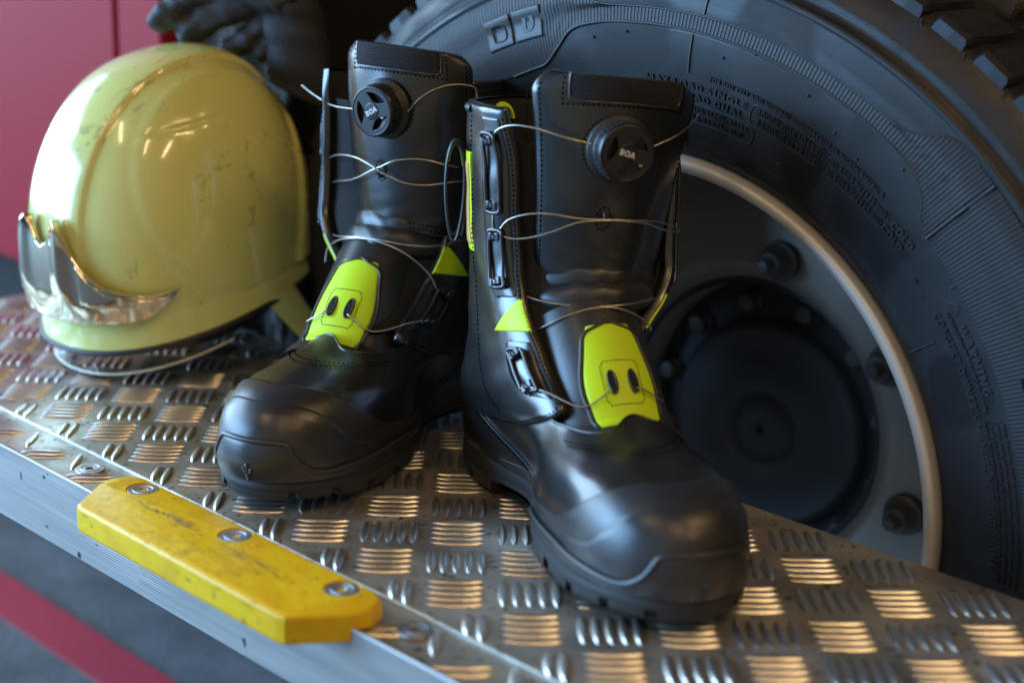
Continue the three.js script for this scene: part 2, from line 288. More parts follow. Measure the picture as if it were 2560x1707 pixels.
// ------------------------------------------------------------------ yellow edge guard
{
  const t = thing('edge_guard', 'worn yellow plastic guard screwed over the front edge of the step', 'guard');
  const half = 0.1085, pts = [[-half + 0.003, 0.1445], [half - 0.003, 0.1445], [half + 0.003, 0.1425], [half + 0.026, 0.112], [half + 0.029, 0.1], [half + 0.0245, 0.088], [half + 0.013, 0.0825], [-half - 0.013, 0.0825], [-half - 0.0245, 0.088], [-half - 0.029, 0.1], [-half - 0.026, 0.112], [-half - 0.003, 0.1425]];
  const g = new THREE.ExtrudeGeometry(new THREE.Shape(pts.map(([x, z]) => new THREE.Vector2(x, -z))), { depth: 0.0128, bevelEnabled: true, bevelThickness: 0.0034, bevelSize: 0.0036, bevelOffset: -0.0036, bevelSegments: 5 }).rotateX(-Math.PI / 2).translate(0, -0.0041, 0);
  const ev = new Evaluator(); ev.useGroups = false; const A = new Brush(g); A.updateMatrixWorld();
  const B = new Brush(new THREE.BoxGeometry(0.4, 0.05, 0.08)); B.position.set(0, -0.0245, 0.1125 - 0.04); B.updateMatrixWorld();
  let R = ev.evaluate(A, B, SUBTRACTION);
  for (const x of [-0.1055, 0, 0.1055]) { const C = new Brush(new THREE.CylinderGeometry(0.0122, 0.0114, 0.006, 36)); C.position.set(x, 0.0135, 0.0952); C.updateMatrixWorld(); R = ev.evaluate(R, C, SUBTRACTION); }
  let gg = toCreasedNormals(R.geometry, 0.5); gg.translate(-0.1045, 0, 0);
  const p = gg.attributes.position, u = new Float32Array(p.count * 2); for (let i = 0; i < p.count; i++) { u[i * 2] = (p.getX(i) + 0.25) * 3.4; u[i * 2 + 1] = (p.getZ(i) - p.getY(i) + 0.02) * 3.4; } gg.setAttribute('uv', new THREE.BufferAttribute(u, 2));
  const wear = tex(1024, (a, b) => {
    const x = a / 3.4 - 0.25 + 0.1045, z = b / 3.4 - 0.02;      // metres on the guard
    const n = fbm(a * 14, b * 14, 14, 71, 5), fine = fbm(a * 160, b * 160, 160, 73, 2), streak = fbm(a * 26, b * 190, 190, 77, 3);
    let c = [0.90, 0.73, 0.0]; const mixc = (k, d) => { c = c.map((v, i) => lerp(v, d[i], clamp(k, 0, 1))); };
    mixc(0.35 * sst(0.5, 0.75, n), [0.80, 0.56, 0.05]);
    const scuff = (x0, x1, z0, zw, s) => sst(0.02, 0.0, Math.max(0, Math.abs(x - (x0 + x1) / 2) - (x1 - x0) / 2)) * Math.exp(-Math.pow((z - z0 + (x - x0) * 0.03) / zw, 2)) * s;
    const sc = scuff(-0.085, -0.035, 0.098, 0.004, 1.0) + scuff(0.02, 0.062, 0.1, 0.004, 0.9) + scuff(-0.02, 0.06, 0.118, 0.012, 0.22) + scuff(-0.09, 0.0, 0.122, 0.014, 0.16);
    mixc(sc * sst(0.42, 0.62, streak * 0.6 + fine * 0.4) * 1.0, [0.55, 0.42, 0.28]);
    mixc(sst(0.74, 0.80, fbm(a * 60, b * 60, 60, 79, 3)) * 0.4, [0.35, 0.26, 0.08]);
    mixc(sst(0.66, 0.72, fbm(a * 9, b * 120, 120, 83, 2)) * 0.14, [0.98, 0.85, 0.4]);
    return c;
  }, true);
  part(t, 'guard_body', gg, phys({ map: wear, roughness: 0.40, bumpMap: T_fine, bumpScale: 0.0003 }));
  for (const x of [-0.210, -0.1045, 0.001]) screw(t, x, 0.0112, 0.0952);
}

// ------------------------------------------------------------------ boots
const font = await new FontLoader().loadAsync('fonts/droid/droid_sans_bold.typeface.json');
const label3d = (txt, size, depth) => { const g = new TextGeometry(txt, { font, size, depth, curveSegments: 3, bevelEnabled: false }); g.computeBoundingBox(); const b = g.boundingBox; return g.translate(-(b.min.x + b.max.x) / 2, -(b.min.y + b.max.y) / 2, 0); };
// rings of the boot's shape from the sole edge up to the collar: [t, back z, back y, front z, front y, heel half-width, ball half-width, length of the rounded front]
const ringAt = keyed([
  [0, -0.047, 0.020, 0.279, 0.024, 0.0385, 0.055, 0.082], [1, -0.050, 0.033, 0.2815, 0.041, 0.0395, 0.0555, 0.083], [2, -0.051, 0.042, 0.275, 0.061, 0.039, 0.0535, 0.084],
  [3, -0.052, 0.049, 0.258, 0.0755, 0.0385, 0.0490, 0.083], [4, -0.052, 0.055, 0.226, 0.0815, 0.038, 0.0415, 0.080], [5, -0.052, 0.062, 0.184, 0.0850, 0.038, 0.0360, 0.076],
  [6, -0.052, 0.070, 0.150, 0.090, 0.0385, 0.0345, 0.068], [7, -0.051, 0.082, 0.120, 0.104, 0.040, 0.036, 0.060], [8, -0.050, 0.102, 0.094, 0.128, 0.0425, 0.038, 0.054],
  [9, -0.049, 0.132, 0.074, 0.150, 0.0465, 0.042, 0.050], [10, -0.050, 0.172, 0.060, 0.182, 0.050, 0.048, 0.048], [11, -0.053, 0.222, 0.056, 0.227, 0.052, 0.050, 0.048], [12, -0.056, 0.268, 0.056, 0.272, 0.054, 0.052, 0.048]]);
// the point at angle a (0 front, positive towards the inner side) on ring t, off metres outside it
function bootRaw(a, t) {
  const [zb, yb, zf, yf, wh, wb, lf] = ringAt(t), z = zf - (zf - zb) * (1 - Math.cos(a)) / 2;
  let w = lerp(wh, wb, sst(0.03, 0.165, z)) - (Math.sin(a) > 0 ? 0.0150 : 0.006) * Math.exp(-Math.pow((z - 0.088) / 0.038, 2)) * sst(4.4, 1.2, t);
  const qf = (z - (zf - lf)) / lf, qb = ((zb + 0.045) - z) / 0.045;
  if (qf > 0) w *= Math.sqrt(Math.max(0, 1 - Math.pow(qf, 2.35)));
  if (qb > 0) w *= Math.sqrt(Math.max(0, 1 - Math.pow(qb, 2.1)));
  const low = sst(10, 5, t), xc = -0.014 * (1 - sst(0.0, 0.16, z)) * low - 0.0035 * sst(0.10, 0.2, z) * sst(6, 4, t); w *= lerp(1, 0.935, sst(0.10, 0.2, z) * sst(7, 4, t));
  let x = xc - Math.sign(Math.sin(a) || 1) * w, fl = 0;
  if (Math.sin(a) < 0) { const aa = Math.abs(a > Math.PI ? a - 2 * Math.PI : a); fl = 0.036 * sst(1.75, 0.75, aa) * sst(7.0, 9.6, t); }     // the outer flap stands open
  else fl = 0.003 * sst(1.6, 0.8, Math.abs(a)) * sst(8, 10, t);
  const q = V(x + fl, yb + (yf - yb) * (z - zb) / (zf - zb), z), wv = sst(2.6, 4.2, t);      // slight unevenness of worn leather above the toe cap
  q.x += wv * (0.0004 * Math.sin(q.y * 110 + q.z * 70 + 1.3) + 0.00016 * Math.sin(q.y * 250 - q.z * 140)) * Math.sign(q.x); q.y += wv * sst(7, 5, t) * 0.0003 * Math.sin(q.z * 170 + q.x * 90);
  return q;
}
function bootAt(a, t, off = 0) {
  const p = bootRaw(a, t); const e = 0.012, d = 0.03;
  const da = bootRaw(a + e, t).sub(bootRaw(a - e, t)), dt = bootRaw(a, Math.min(12, t + d)).sub(bootRaw(a, Math.max(0, t - d)));
  const n = dt.cross(da).normalize(); if (Math.sin(a) < 0 ? n.x < -0.9 : n.x > 0.9) n.negate();
  return off === null ? n : p.addScaledVector(n, off);
}
const openAt = keyed([[2.9, 2.05], [3.6, 1.72], [4.3, 1.42], [5.0, 1.16], [5.6, 0.90], [6.1, 0.70], [6.6, 0.62], [7.4, 0.62], [8.4, 0.70], [9.4, 0.76], [10.4, 0.76], [11.3, 0.80], [12, 0.94]]);

const padAt = (a, t) => 0.003 + 0.003 * Math.sin(Math.PI * clamp((Math.abs(a) - openAt(t)) / (Math.PI - openAt(t)), 0, 1)) * Math.sin(Math.PI * clamp((t - 2.9) / 9.1, 0, 1));     // how far the padded quarter stands out
function makeBoot(s, label, cfg) {      // s = -1 mirrors the boot; cfg holds how the tongue hangs and where the wires run
  const root = thing('boot', label, 'boot', 'pair of black safety boots');
  const fix = (g) => { if (s < 0) { g = g.index ? g : mergeVertices(g); const p = g.attributes.position, n = g.attributes.normal; for (let i = 0; i < p.count; i++) { p.setX(i, -p.getX(i)); if (n) n.setX(i, -n.getX(i)); } const ix = g.index.array; for (let i = 0; i < ix.length; i += 3) { const q = ix[i + 1]; ix[i + 1] = ix[i + 2]; ix[i + 2] = q; } } return g; };
  const add = (parent, name, geo, mat, lab) => part(parent, name, fix(geo.clone()), mat, lab);
  const stitches = [];
  const along = (fa, ft, n, off) => { const p = [], q = []; for (let k = 0; k <= n; k++) { const a = fa(k / n), t = ft(k / n); p.push(bootAt(a, t, typeof off === 'function' ? off(a, t) : off)); q.push(bootAt(a, t, null)); } stitches.push(...stitchLine(p, q)); };
  // --- sole: welt band above, cleats below
  const edge = (a, k, y) => { const p = bootRaw(a, 0), cx = p.x, cz = p.z; const n = bootAt(a, 0, null); n.y = 0; n.normalize(); return V(cx + n.x * k, y, cz + n.z * k); };
  const spring = (z) => 0.010 * sst(0.19, 0.268, z), arch = (z) => 0.011 * sst(0.025, 0.05, z) * sst(0.12, 0.085, z);
  const bandProf = [[-0.010, 0.006], [0.0015, 0.0065], [0.0032, 0.010], [0.0030, 0.0145], [0.0018, 0.0155], [0.0030, 0.0168], [0.0028, 0.0235], [0.0010, 0.0262], [-0.006, 0.0275]];
  const sole = add(root, 'sole', grid(120, bandProf.length - 1, (i, j) => { const a = i / 120 * Math.PI * 2, [k, y] = bandProf[j], p = edge(a, k, y); p.y = y + spring(p.z) * (1 - y / 0.05) + (j < 2 ? arch(p.z) : 0); return p; }, { closeU: true }), rubberSole);
  const under = []; for (let i = 0; i < 96; i++) { const p = edge(i / 96 * Math.PI * 2, -0.009, 0); under.push(new THREE.Vector2(p.x, -p.z)); }
  const ug = new THREE.ExtrudeGeometry(new THREE.Shape(under), { depth: 0.006, bevelEnabled: false }).rotateX(-Math.PI / 2).translate(0, 0.008, 0);
  { const p = ug.attributes.position; for (let i = 0; i < p.count; i++) p.setY(i, p.getY(i) + spring(p.getZ(i)) + arch(p.getZ(i))); }
  add(sole, 'outsole', ug, rubberSole);
  const cleat = (a0, a1, inn) => { const n = 5; return grid(n, 5, (i, j) => { const a = lerp(a0, a1, i / n), row = [[-inn, 0.0105], [-inn, 0.0006], [-0.0005, 0.0], [0.0022, 0.0022], [0.0026, 0.0082], [0.0016, 0.0115]][j]; const p = edge(a, row[0], row[1]); p.y += spring(p.z) * 0.98; return p; }, { flip: false }); };
  const cleatEnds = (a0, a1, inn) => { const gs = [cleat(a0, a1, inn)]; for (const a of [a0, a1]) { const q = [[-inn, 0.0105], [-inn, 0.0006], [0.0010, 0.0004], [0.0026, 0.0082], [0.0016, 0.0115]].map(([k, y]) => { const p = edge(a, k, y); p.y += spring(p.z) * 0.98; return p; }); const g = new THREE.BufferGeometry(); const v = []; for (let k = 1; k < q.length - 1; k++) v.push(...q[0].toArray(), ...q[k].toArray(), ...q[k + 1].toArray()); g.setAttribute('position', new THREE.Float32BufferAttribute(v, 3)); g.setAttribute('uv', new THREE.Float32BufferAttribute(new Float32Array(v.length / 3 * 2), 2)); g.computeVertexNormals(); gs.push(g); } return merge(gs); };
  const spans = [[-0.30, 0.30]];
  for (const sg of [1, -1]) spans.push(...[[0.38, 0.62], [0.69, 0.92], [0.985, 1.19], [1.25, 1.43], [2.06, 2.27], [2.34, 2.58], [2.66, 2.92]].map(([a, b]) => [sg * a, sg * b]));
  spans.push([3.0, 3.283]);
  for (const [a, b] of spans) add(sole, 'cleat', cleatEnds(a, b, 0.020), rubberSole);
  // --- upper
  const vampTop = (a) => { const b = a > Math.PI ? a - 2 * Math.PI : a, q = Math.abs(b); return lerp(5.20 + 0.82 * Math.exp(-Math.pow((b + cfg.instepX * 17) / 0.40, 2)), 6.15, sst(0.95, 1.2, q)); };
  const vamp = add(root, 'vamp', grid(180, 44, (i, j) => { const a = i / 180 * Math.PI * 2; return bootAt(a, j / 44 * vampTop(a)); }, { closeU: true }), leather);
  { const e = []; for (let k = 0; k <= 60; k++) { const a = lerp(-1.05, 1.05, k / 60); e.push(bootAt(a, vampTop(a), -0.0002)); } add(vamp, 'throat_edge', tube(e, 0.0011, 120, 7), leather); }
  // toe cap in two steps, bumper with a bead
  const capT = keyed([[0, 3.55], [0.3, 3.5], [0.55, 3.2], [0.8, 2.55], [1.0, 1.75], [1.15, 1.25], [1.4, 0.95], [1.75, 0.75], [2.0, 0.62]]);
  add(root, 'toe_cap', panel((u, v, o) => { const a = lerp(-2.0, 2.0, u); return bootAt(a, v * capT(Math.abs(a)), o); }, 90, 26, 0.0022, { eu: 0.01, ev: 0.045 }), rubber);
  const cap2 = keyed([[0, 2.85], [0.3, 2.8], [0.5, 2.5], [0.68, 1.85], [0.82, 1.25], [1.05, 0.85]]);
  add(root, 'toe_guard', panel((u, v, o) => { const a = lerp(-1.05, 1.05, u); return bootAt(a, v * cap2(Math.abs(a)), o); }, 80, 24, 0.0030, { eu: 0.03, ev: 0.16 }), rubber);
  const bumpT = keyed([[0, 1.52], [0.22, 1.50], [0.31, 1.40], [0.40, 0.84], [0.52, 0.42], [0.8, 0.36], [1.2, 0.33], [1.5, 0.30]]);
  const bumper = add(root, 'toe_bumper', panel((u, v, o) => { const a = lerp(-1.5, 1.5, u); return bootAt(a, v * bumpT(Math.abs(a)), o); }, 110, 12, 0.0046, { eu: 0.01, ev: 0.07 }), rubber);
  const bead = []; for (let k = 0; k <= 110; k++) { const a = lerp(-1.45, 1.45, k / 110); bead.push(bootAt(a, bumpT(Math.abs(a)), 0.0042)); }
  add(bumper, 'bead', tube(bead, 0.0019, 220, 7), rubber);
  { // small moulded crest at the toe's tip: winged staff
    const o = bootAt(0, 0.42, 0.0046), n = bootAt(0, 0.42, null), m = [];
    m.push(new THREE.CapsuleGeometry(0.0011, 0.0085, 3, 6), put(new THREE.SphereGeometry(0.0016, 8, 6), 0, 0.0062, 0));
    for (const q of [-1, 1]) m.push(put(new THREE.SphereGeometry(1, 10, 8), q * 0.0022, 0.0028, 0, 0, 0, q * 0.6, [0.0024, 0.0011, 0.001]), put(new THREE.SphereGeometry(1, 10, 8), q * 0.0017, 0.0008, 0, 0, 0, q * 0.4, [0.0017, 0.0009, 0.0009]));
    for (let k = 0; k < 3; k++) m.push(put(new THREE.TorusGeometry(0.0014 - k * 0.0002, 0.0005, 5, 12), 0, -0.001 - k * 0.0019, 0, 1.2));
    add(bumper, 'crest', frame(merge(m), o, n), rubber);
  }
  // heel counter
  const ctr = keyed([[1.55, 0.55], [1.8, 1.0], [2.1, 2.6], [2.45, 4.6], [2.8, 6.0], [3.1416, 6.6]]);
  add(root, 'heel_counter', panel((u, v, o) => { const a = lerp(1.55, Math.PI * 2 - 1.55, u); return bootAt(a, v * ctr(a > Math.PI ? 2 * Math.PI - a : a), o); }, 80, 18, 0.0017, { eu: 0.008, ev: 0.03 }), leather);
  along((k) => lerp(1.6, Math.PI * 2 - 1.6, k), (k) => { const a = lerp(1.6, Math.PI * 2 - 1.6, k); return ctr(a > Math.PI ? 2 * Math.PI - a : a) - 0.22; }, 90, 0.0018);
  // two quarters with padded edges, inner lining
  for (const sg of [1, -1]) {
    const at = (u, v, o) => { const t = lerp(2.9, 12, v), a = lerp(openAt(t), Math.PI, u); return bootAt(sg * a, t, o); };
    const q = add(root, 'quarter', panel(at, 46, 80, 0.0030, { eu: 0.045, ev: 0.012, sink: 0.0028, flip: sg < 0, bulge: 0.003 }), leather);
    add(q, 'lining', grid(30, 50, (i, j) => { const t = lerp(6.0, 11.96, j / 50), a = lerp(openAt(t) + 0.02, Math.PI, i / 30); return bootAt(sg * a, t, -0.0022); }, { flip: sg > 0 }), knit);
    // strip that carries the wire guides
    for (const [g0, g1] of [[6.35, 7.85], [8.95, 11.85]]) add(q, 'guide_strip', panel((u, v, o) => { const t = lerp(g0, g1, v), a = openAt(t) + lerp(0.10, 0.10 + 0.46 * Math.pow(Math.sin(Math.PI * lerp(0.12, 0.88, v)), 0.35), u); return bootAt(sg * a, t, padAt(a, t) - 0.0004 + o); }, 12, 46, 0.0013, { eu: 0.16, ev: 0.012, flip: sg < 0, bulge: 0.0022 }), leather);
    along((k) => sg * (openAt(lerp(3.1, 11.9, k)) + 0.055), (k) => lerp(3.1, 11.9, k), 160, (a, t) => padAt(a, t) + 0.0001);
    for (const [g0, g1] of [[6.35, 7.85], [8.95, 11.85]]) along((k) => sg * (openAt(lerp(g0, g1, k)) + 0.04 + 0.46 * Math.pow(Math.sin(Math.PI * lerp(0.12, 0.88, k)), 0.35)), (k) => lerp(g0, g1, k), 70, (a, t) => padAt(a, t) + 0.0004);
    along((k) => sg * lerp(openAt(6) + 1.0, openAt(9) + 0.95, k), (k) => lerp(4.4, 11.9, k), 120, (a, t) => padAt(a, t) + 0.0001);
    // wire guides: slim black links on the strip
    for (const [t0, t1] of [[6.6, 7.65], [9.2, 10.2], [10.5, 11.6]]) {
      const pt = (k, da) => bootAt(sg * (openAt(lerp(t0, t1, k)) + 0.30 + da), lerp(t0, t1, k), padAt(openAt(lerp(t0, t1, k)) + 0.3, lerp(t0, t1, k)) + 0.0042);
      const loop = []; for (let k = 0; k <= 10; k++) loop.push(pt(k / 10, -0.10)); for (let k = 10; k >= 0; k--) loop.push(pt(k / 10, 0.10));
      const gd = add(q, 'wire_guide', tube(loop, 0.0016, 60, 6, true), blackMetal);
      const ends = []; for (const k of [0.08, 0.92]) { const p = pt(k, 0), n = bootAt(sg * (openAt(lerp(t0, t1, k)) + 0.3), lerp(t0, t1, k), null), dir = pt(k + 0.03, 0).sub(pt(k - 0.03, 0)); ends.push(frame(put(new RoundedBoxGeometry(0.0100, 0.0055, 0.0040, 2, 0.001), 0, 0, 0.0002), p, n, dir), frame(new THREE.TorusGeometry(0.0026, 0.0008, 6, 14).rotateY(Math.PI / 2), p.clone().addScaledVector(n, 0.0016), n, dir)); }
      add(gd, 'guide_end', merge(ends), blackMetal);
    }
    // fluorescent corner at the ankle
    add(q, 'accent', panel((u, v, o) => { const t = lerp(8.08, 8.92, v), a = openAt(t) + 0.03 + u * lerp(0.60, 0.05, v); return bootAt(sg * a, t, padAt(a, t) - 0.0002 + o); }, 12, 8, 0.0008, { eu: 0.1, ev: 0.1, flip: sg < 0 }), neon, 'fluorescent yellow corner patch');
  }
  // back collar
  const col = []; for (let k = 0; k <= 40; k++) col.push(bootAt(lerp(1.75, Math.PI * 2 - 1.75, k / 40), 11.9, 0.0012));
  add(root, 'collar', tube(col, 0.0036, 80, 8), leatherSoft);
  // pull loops at the upper sides, lined in fluorescent yellow
  {
    const c = bootAt(2.0, 10.9, 0.005), n = bootAt(2.0, 10.9, null), up = V(0, 1, 0), pathAt = (k) => { const a = -Math.PI * 0.5 + k * Math.PI * 2; return V(0, 0, 0).addScaledVector(n, 0.008 + 0.0065 * Math.sin(a + Math.PI / 2) * (0.4 + 0.6 * k * (1 - k) * 4)).addScaledVector(up, -0.012 + 0.034 * -Math.cos(k * Math.PI * 2)); };
    const side = up.clone().cross(n).normalize();
    const rib = (off, w, h = 0.0021, k0 = 0, k1 = 1) => { const pr = [[-0.5, 0], [-0.5, 1], [0.5, 1], [0.5, 0], [-0.5, 0]]; return grid(56, 4, (i, j) => { const k = lerp(k0, k1, i / 56), p = pathAt(k), d = pathAt(k + 0.01).sub(pathAt(k - 0.01)).normalize(), m = d.clone().cross(side).normalize(); return c.clone().add(p).addScaledVector(m, cfg.loopSide * (off + pr[j][1] * h)).addScaledVector(side, pr[j][0] * w); }); };
    const L = add(root, 'pull_loop', rib(0.0, 0.015), leatherSoft);
    add(L, 'loop_lining', rib(-0.0005, 0.0125, 0.0006, 0.36, 0.66), neon, 'fluorescent yellow loop lining');
    add(root, 'reflective_tab', panel((u, v, o) => bootAt(lerp(1.72, 2.0, u) + 0.05 * Math.sin(v * Math.PI), lerp(9.9, 11.1, v), padAt(1.9, 10.5) + 0.0006 + o), 6, 14, 0.0008, { eu: 0.12, ev: 0.06 }), orangeM, 'pale orange reflective tab');
    add(root, 'tab_border', panel((u, v, o) => bootAt(lerp(1.66, 2.06, u) + 0.05 * Math.sin(v * Math.PI), lerp(9.75, 11.25, v), padAt(1.9, 10.5) + o), 6, 14, 0.0006, { eu: 0.1, ev: 0.05 }), neon);
    add(root, 'back_loop', put(new THREE.TorusGeometry(0.0075, 0.0022, 6, 20, Math.PI).scale(1, 1.2, 2.4), -0.020, 0.253, -0.050), neon, 'fluorescent yellow back loop');
  }
  // --- inner boot: gusset behind the tongue, instep piece with the fluorescent patch, folded roll, tongue
  const xc = cfg.tongueX, ic = cfg.instepX;
  const gusset = grid(30, 30, (i, j) => { const a = lerp(-1.25, 1.25, i / 30), t = lerp(6.2, 11.5, j / 30), p = bootRaw(a * 1.0, t), k = sst(1.25, 0.55, Math.abs(a)); p.z -= 0.006 * k + 0.003; p.x *= 0.94; return p; });
  add(root, 'gusset', gusset, knit);
  const inst = (u, v, o) => {      // u across -1..1, v up 0..1
    const z = lerp(0.142, 0.082, v) + 0.004 * Math.sin(v * Math.PI), y = v > 0 ? 0.0865 + 0.0625 * Math.pow(v, 1.02) : 0.0865 + 0.014 * v, hw = lerp(0.042, 0.044, v), x = ic + u * hw, w = u * hw / 0.036, sag = (0.0150 * w * w + 0.007 * w * w * w * w) * lerp(0.62, 1, sst(-0.25, 0.5, v));
    const n = V(u * 0.62, 0.72, 0.69).normalize();
    return V(x, y - sag * 0.72, z - sag * 0.75).addScaledVector(n, o);
  };
  const instep = add(root, 'instep', grid(36, 30, (i, j) => inst(i / 18 - 1, j / 30 * 1.40 - 0.38, 0.0)), leatherSoft);
  const ypatch = (k) => line([[0, 0.80], [0.22, 0.86], [0.46, 0.92], [0.56, 0.91], [0.66, 0.86], [0.94, 0.64], [1, 0.55]])(k);
  const y0 = -0.22, y1 = 0.80;
  const patch = add(root, 'patch', panel((u, v, o) => { const vv = lerp(y0, y1, v), bot = 0.0; return inst((2 * u - 1) * ypatch(v) * 0.60, vv + bot * (1 - v), 0.0004 + o - 0.0045 * sst(0.16, 0.0, v)); }, 24, 24, 0.0013, { eu: 0.035, ev: 0.035 }), neon, 'fluorescent yellow patch with two slots');
  const border = []; for (let k = 0; k <= 60; k++) { const q = k / 60, e = q < 0.5 ? q * 2 : (1 - q) * 2, sd = q < 0.5 ? -1 : 1, v = e; border.push(inst(sd * ypatch(v) * 0.65 * (q < 0.46 || q > 0.54 ? 1 : Math.abs(q - 0.5) / 0.04), lerp(y0, y1, v) + (v > 0.9 ? 0.02 : 0), 0.0010 - 0.0045 * sst(0.16, 0.0, v))); }
  add(patch, 'edge_piping', tube(border, 0.0016, 120, 6), leatherSoft);
  for (const q of [-1, 1]) {
    const c = [inst(q * 0.165, 0.21, 0.0025), inst(q * 0.165, 0.40, 0.0025)], n = V(q * 0.1, 0.72, 0.69).normalize(), dir = c[1].clone().sub(c[0]);
    const ov = []; for (let k = 0; k < 20; k++) { const a = k / 20 * Math.PI * 2; ov.push(V(Math.cos(a) * 0.0027, Math.sin(a) * 0.0082, 0)); }
    const mid = c[0].clone().add(c[1]).multiplyScalar(0.5), sl = add(patch, 'slot', frame(new THREE.SphereGeometry(1, 16, 8).scale(0.0026, 0.0080, 0.0007), mid, n, dir), holeShade);
    add(sl, 'slot_rim', frame(tube(ov, 0.0009, 40, 6, true), mid, n, dir), plastic);
  }
  { const hexa = [[-0.30, 0.16], [-0.30, 0.44], [-0.25, 0.49], [0.25, 0.49], [0.30, 0.44], [0.30, 0.16], [0.25, 0.11], [-0.25, 0.11], [-0.30, 0.16]].flatMap(([u, v], i, l) => (i ? Array.from({ length: 6 }, (_, k) => [lerp(l[i - 1][0], u, (k + 1) / 6), lerp(l[i - 1][1], v, (k + 1) / 6)]) : [[u, v]])).map(([u, v]) => inst(u, v, 0.0019)); const nn = hexa.map(() => V(0, 0.72, 0.69)); add(patch, 'patch_stitching', merge(stitchLine(hexa, nn, 0.0026, 0.0018, 0.0003)), neonThread); }
  for (const dt of [0, 0.17]) along((k) => lerp(-1.0, 1.0, k), (k) => 4.72 - dt - 0.35 * Math.pow(Math.abs(2 * k - 1), 2.5), 60, 0.0005);
  // folded rolls at the ankle
  const roll = (cx, y, z, hw, r, seedv) => grid(40, 22, (i, j) => { const u = i / 20 - 1, b = j / 22 * Math.PI * 2, rr = r * Math.pow(Math.max(0, 1 - Math.pow(Math.abs(u), 4)), 0.5) * (1 + 0.05 * Math.sin(u * 7 + b * 2 + seedv) + 0.025 * Math.sin(u * 17 - b * 3)); return V(cx + u * hw, y + Math.sin(b) * rr - 0.006 * u * u, z + Math.cos(b) * rr * 1.05 - 0.022 * u * u); });
  add(root, 'fold', roll(lerp(ic, xc, 0.5), 0.1475, 0.070, 0.046, 0.0125, 1.0), leatherSoft);
  add(root, 'fold', roll(lerp(ic, xc, 0.7), 0.1600, 0.062, 0.046, 0.0120, 2.3), leatherSoft);
  // tongue: a padded curved sheet
  const TB = 0.156, TT = cfg.tongueTop, tw = keyed([[0, 0.043], [0.25, 0.046], [0.6, 0.051], [1, cfg.tongueW]]);
  const tz = (u) => -0.022 * u * u - 0.006 * u * u * u * u;
  const tongueAt = (u, v, o) => {   // u -1..1, v 0..1
    const corner = v > 0.90 ? 1 - 0.22 * Math.pow((v - 0.90) / 0.10, 2.4) : 1, hw = tw(v) * (Math.abs(u) > 0.6 ? lerp(1, corner, (Math.abs(u) - 0.6) / 0.4) : 1);
    const x = xc + cfg.lean * (v - 0.5) + u * hw, y = lerp(TB, TT, v) + cfg.skew * u * v - 0.010 * u * u * (1 - v) + 0.003 * (1 - u * u) * v, z = 0.0675 + tz(u) + 0.002 * Math.sin(v * 3.0);
    const n = V(u * 0.75, 0.02, 1).normalize(); return V(x, y, z).addScaledVector(n, o + 0.0004 * Math.sin(y * 90 + u * 3) * Math.sin(u * 5 + y * 40) - 0.0012 * Math.exp(-Math.pow((u - cfg.loopU) / 0.22, 2) - Math.pow((v - cfg.loopV) / 0.09, 2)) + 0.0002 * Math.sin(y * 420 + u * 6) * Math.exp(-Math.pow((v - 0.10) / 0.10, 2)));
  };
  const sheet = (h, o0) => panel((u, v, o) => tongueAt(2 * u - 1, v, o0 + o), 40, 50, h, { eu: 0.03, ev: 0.02, sink: 0.004 });
  const tongue = add(root, 'tongue', sheet(0.0042, 0.0), leather);
  add(tongue, 'tongue_back', grid(24, 24, (i, j) => tongueAt(i / 12 - 1, j / 24, -0.0038), { flip: true }), knit);
  const win = (u, v, o) => tongueAt(lerp(-0.64, 0.62, u) * 1, lerp(0.878, 1.0, v), 0.0040 + o);
  add(tongue, 'knit_panel', panel(win, 24, 10, 0.0014, { eu: 0.03, ev: 0.12, bulge: 0.0012 }), knitDark);
  const rim = []; for (let k = 0; k <= 12; k++) rim.push(win(-0.01, 1 - k / 12 * 0.88, 0.0006)); rim.push(win(0.015, 0.03, 0.0006)); for (let k = 1; k <= 14; k++) rim.push(win(lerp(0.03, 0.97, k / 14), -0.02, 0.0006)); rim.push(win(0.985, 0.03, 0.0006)); for (let k = 1; k <= 12; k++) rim.push(win(1.01, 0.12 + k / 12 * 0.88, 0.0006));
  add(tongue, 'panel_piping', tube(rim, 0.0011, 120, 6), leather);
  const tn = (u) => V(u * 0.75, 0.02, 1).normalize();
  const tstitch = (list, off = 0.0043) => stitches.push(...stitchLine(list.map(([u, v]) => tongueAt(u, v, off)), list.map(([u]) => tn(u))));
  const seq = (n, f) => Array.from({ length: n + 1 }, (_, k) => f(k / n));
  tstitch(seq(20, (k) => [lerp(-0.72, 0.70, k), 0.862])); tstitch(seq(10, (k) => [-0.72, lerp(0.862, 0.99, k)])); tstitch(seq(10, (k) => [0.70, lerp(0.862, 0.99, k)]));
  tstitch(seq(30, (k) => [-0.93, lerp(0.04, 0.95, k)])); tstitch(seq(30, (k) => [0.93, lerp(0.04, 0.95, k)]));
  tstitch(seq(24, (k) => [lerp(-0.9, 0.9, k), 0.035])); tstitch(seq(24, (k) => [lerp(-0.9, 0.9, k), 0.06]));
  const du = cfg.dialU, dv = cfg.dialV, lu = cfg.loopU, lv = cfg.loopV;
  tstitch(seq(40, (k) => [du + Math.cos(k * 6.2832) * 0.42, dv + Math.sin(k * 6.2832) * 0.158]));
  tstitch(seq(20, (k) => [lu + Math.cos(k * 6.2832) * 0.10, lv + Math.sin(k * 6.2832) * 0.055]));
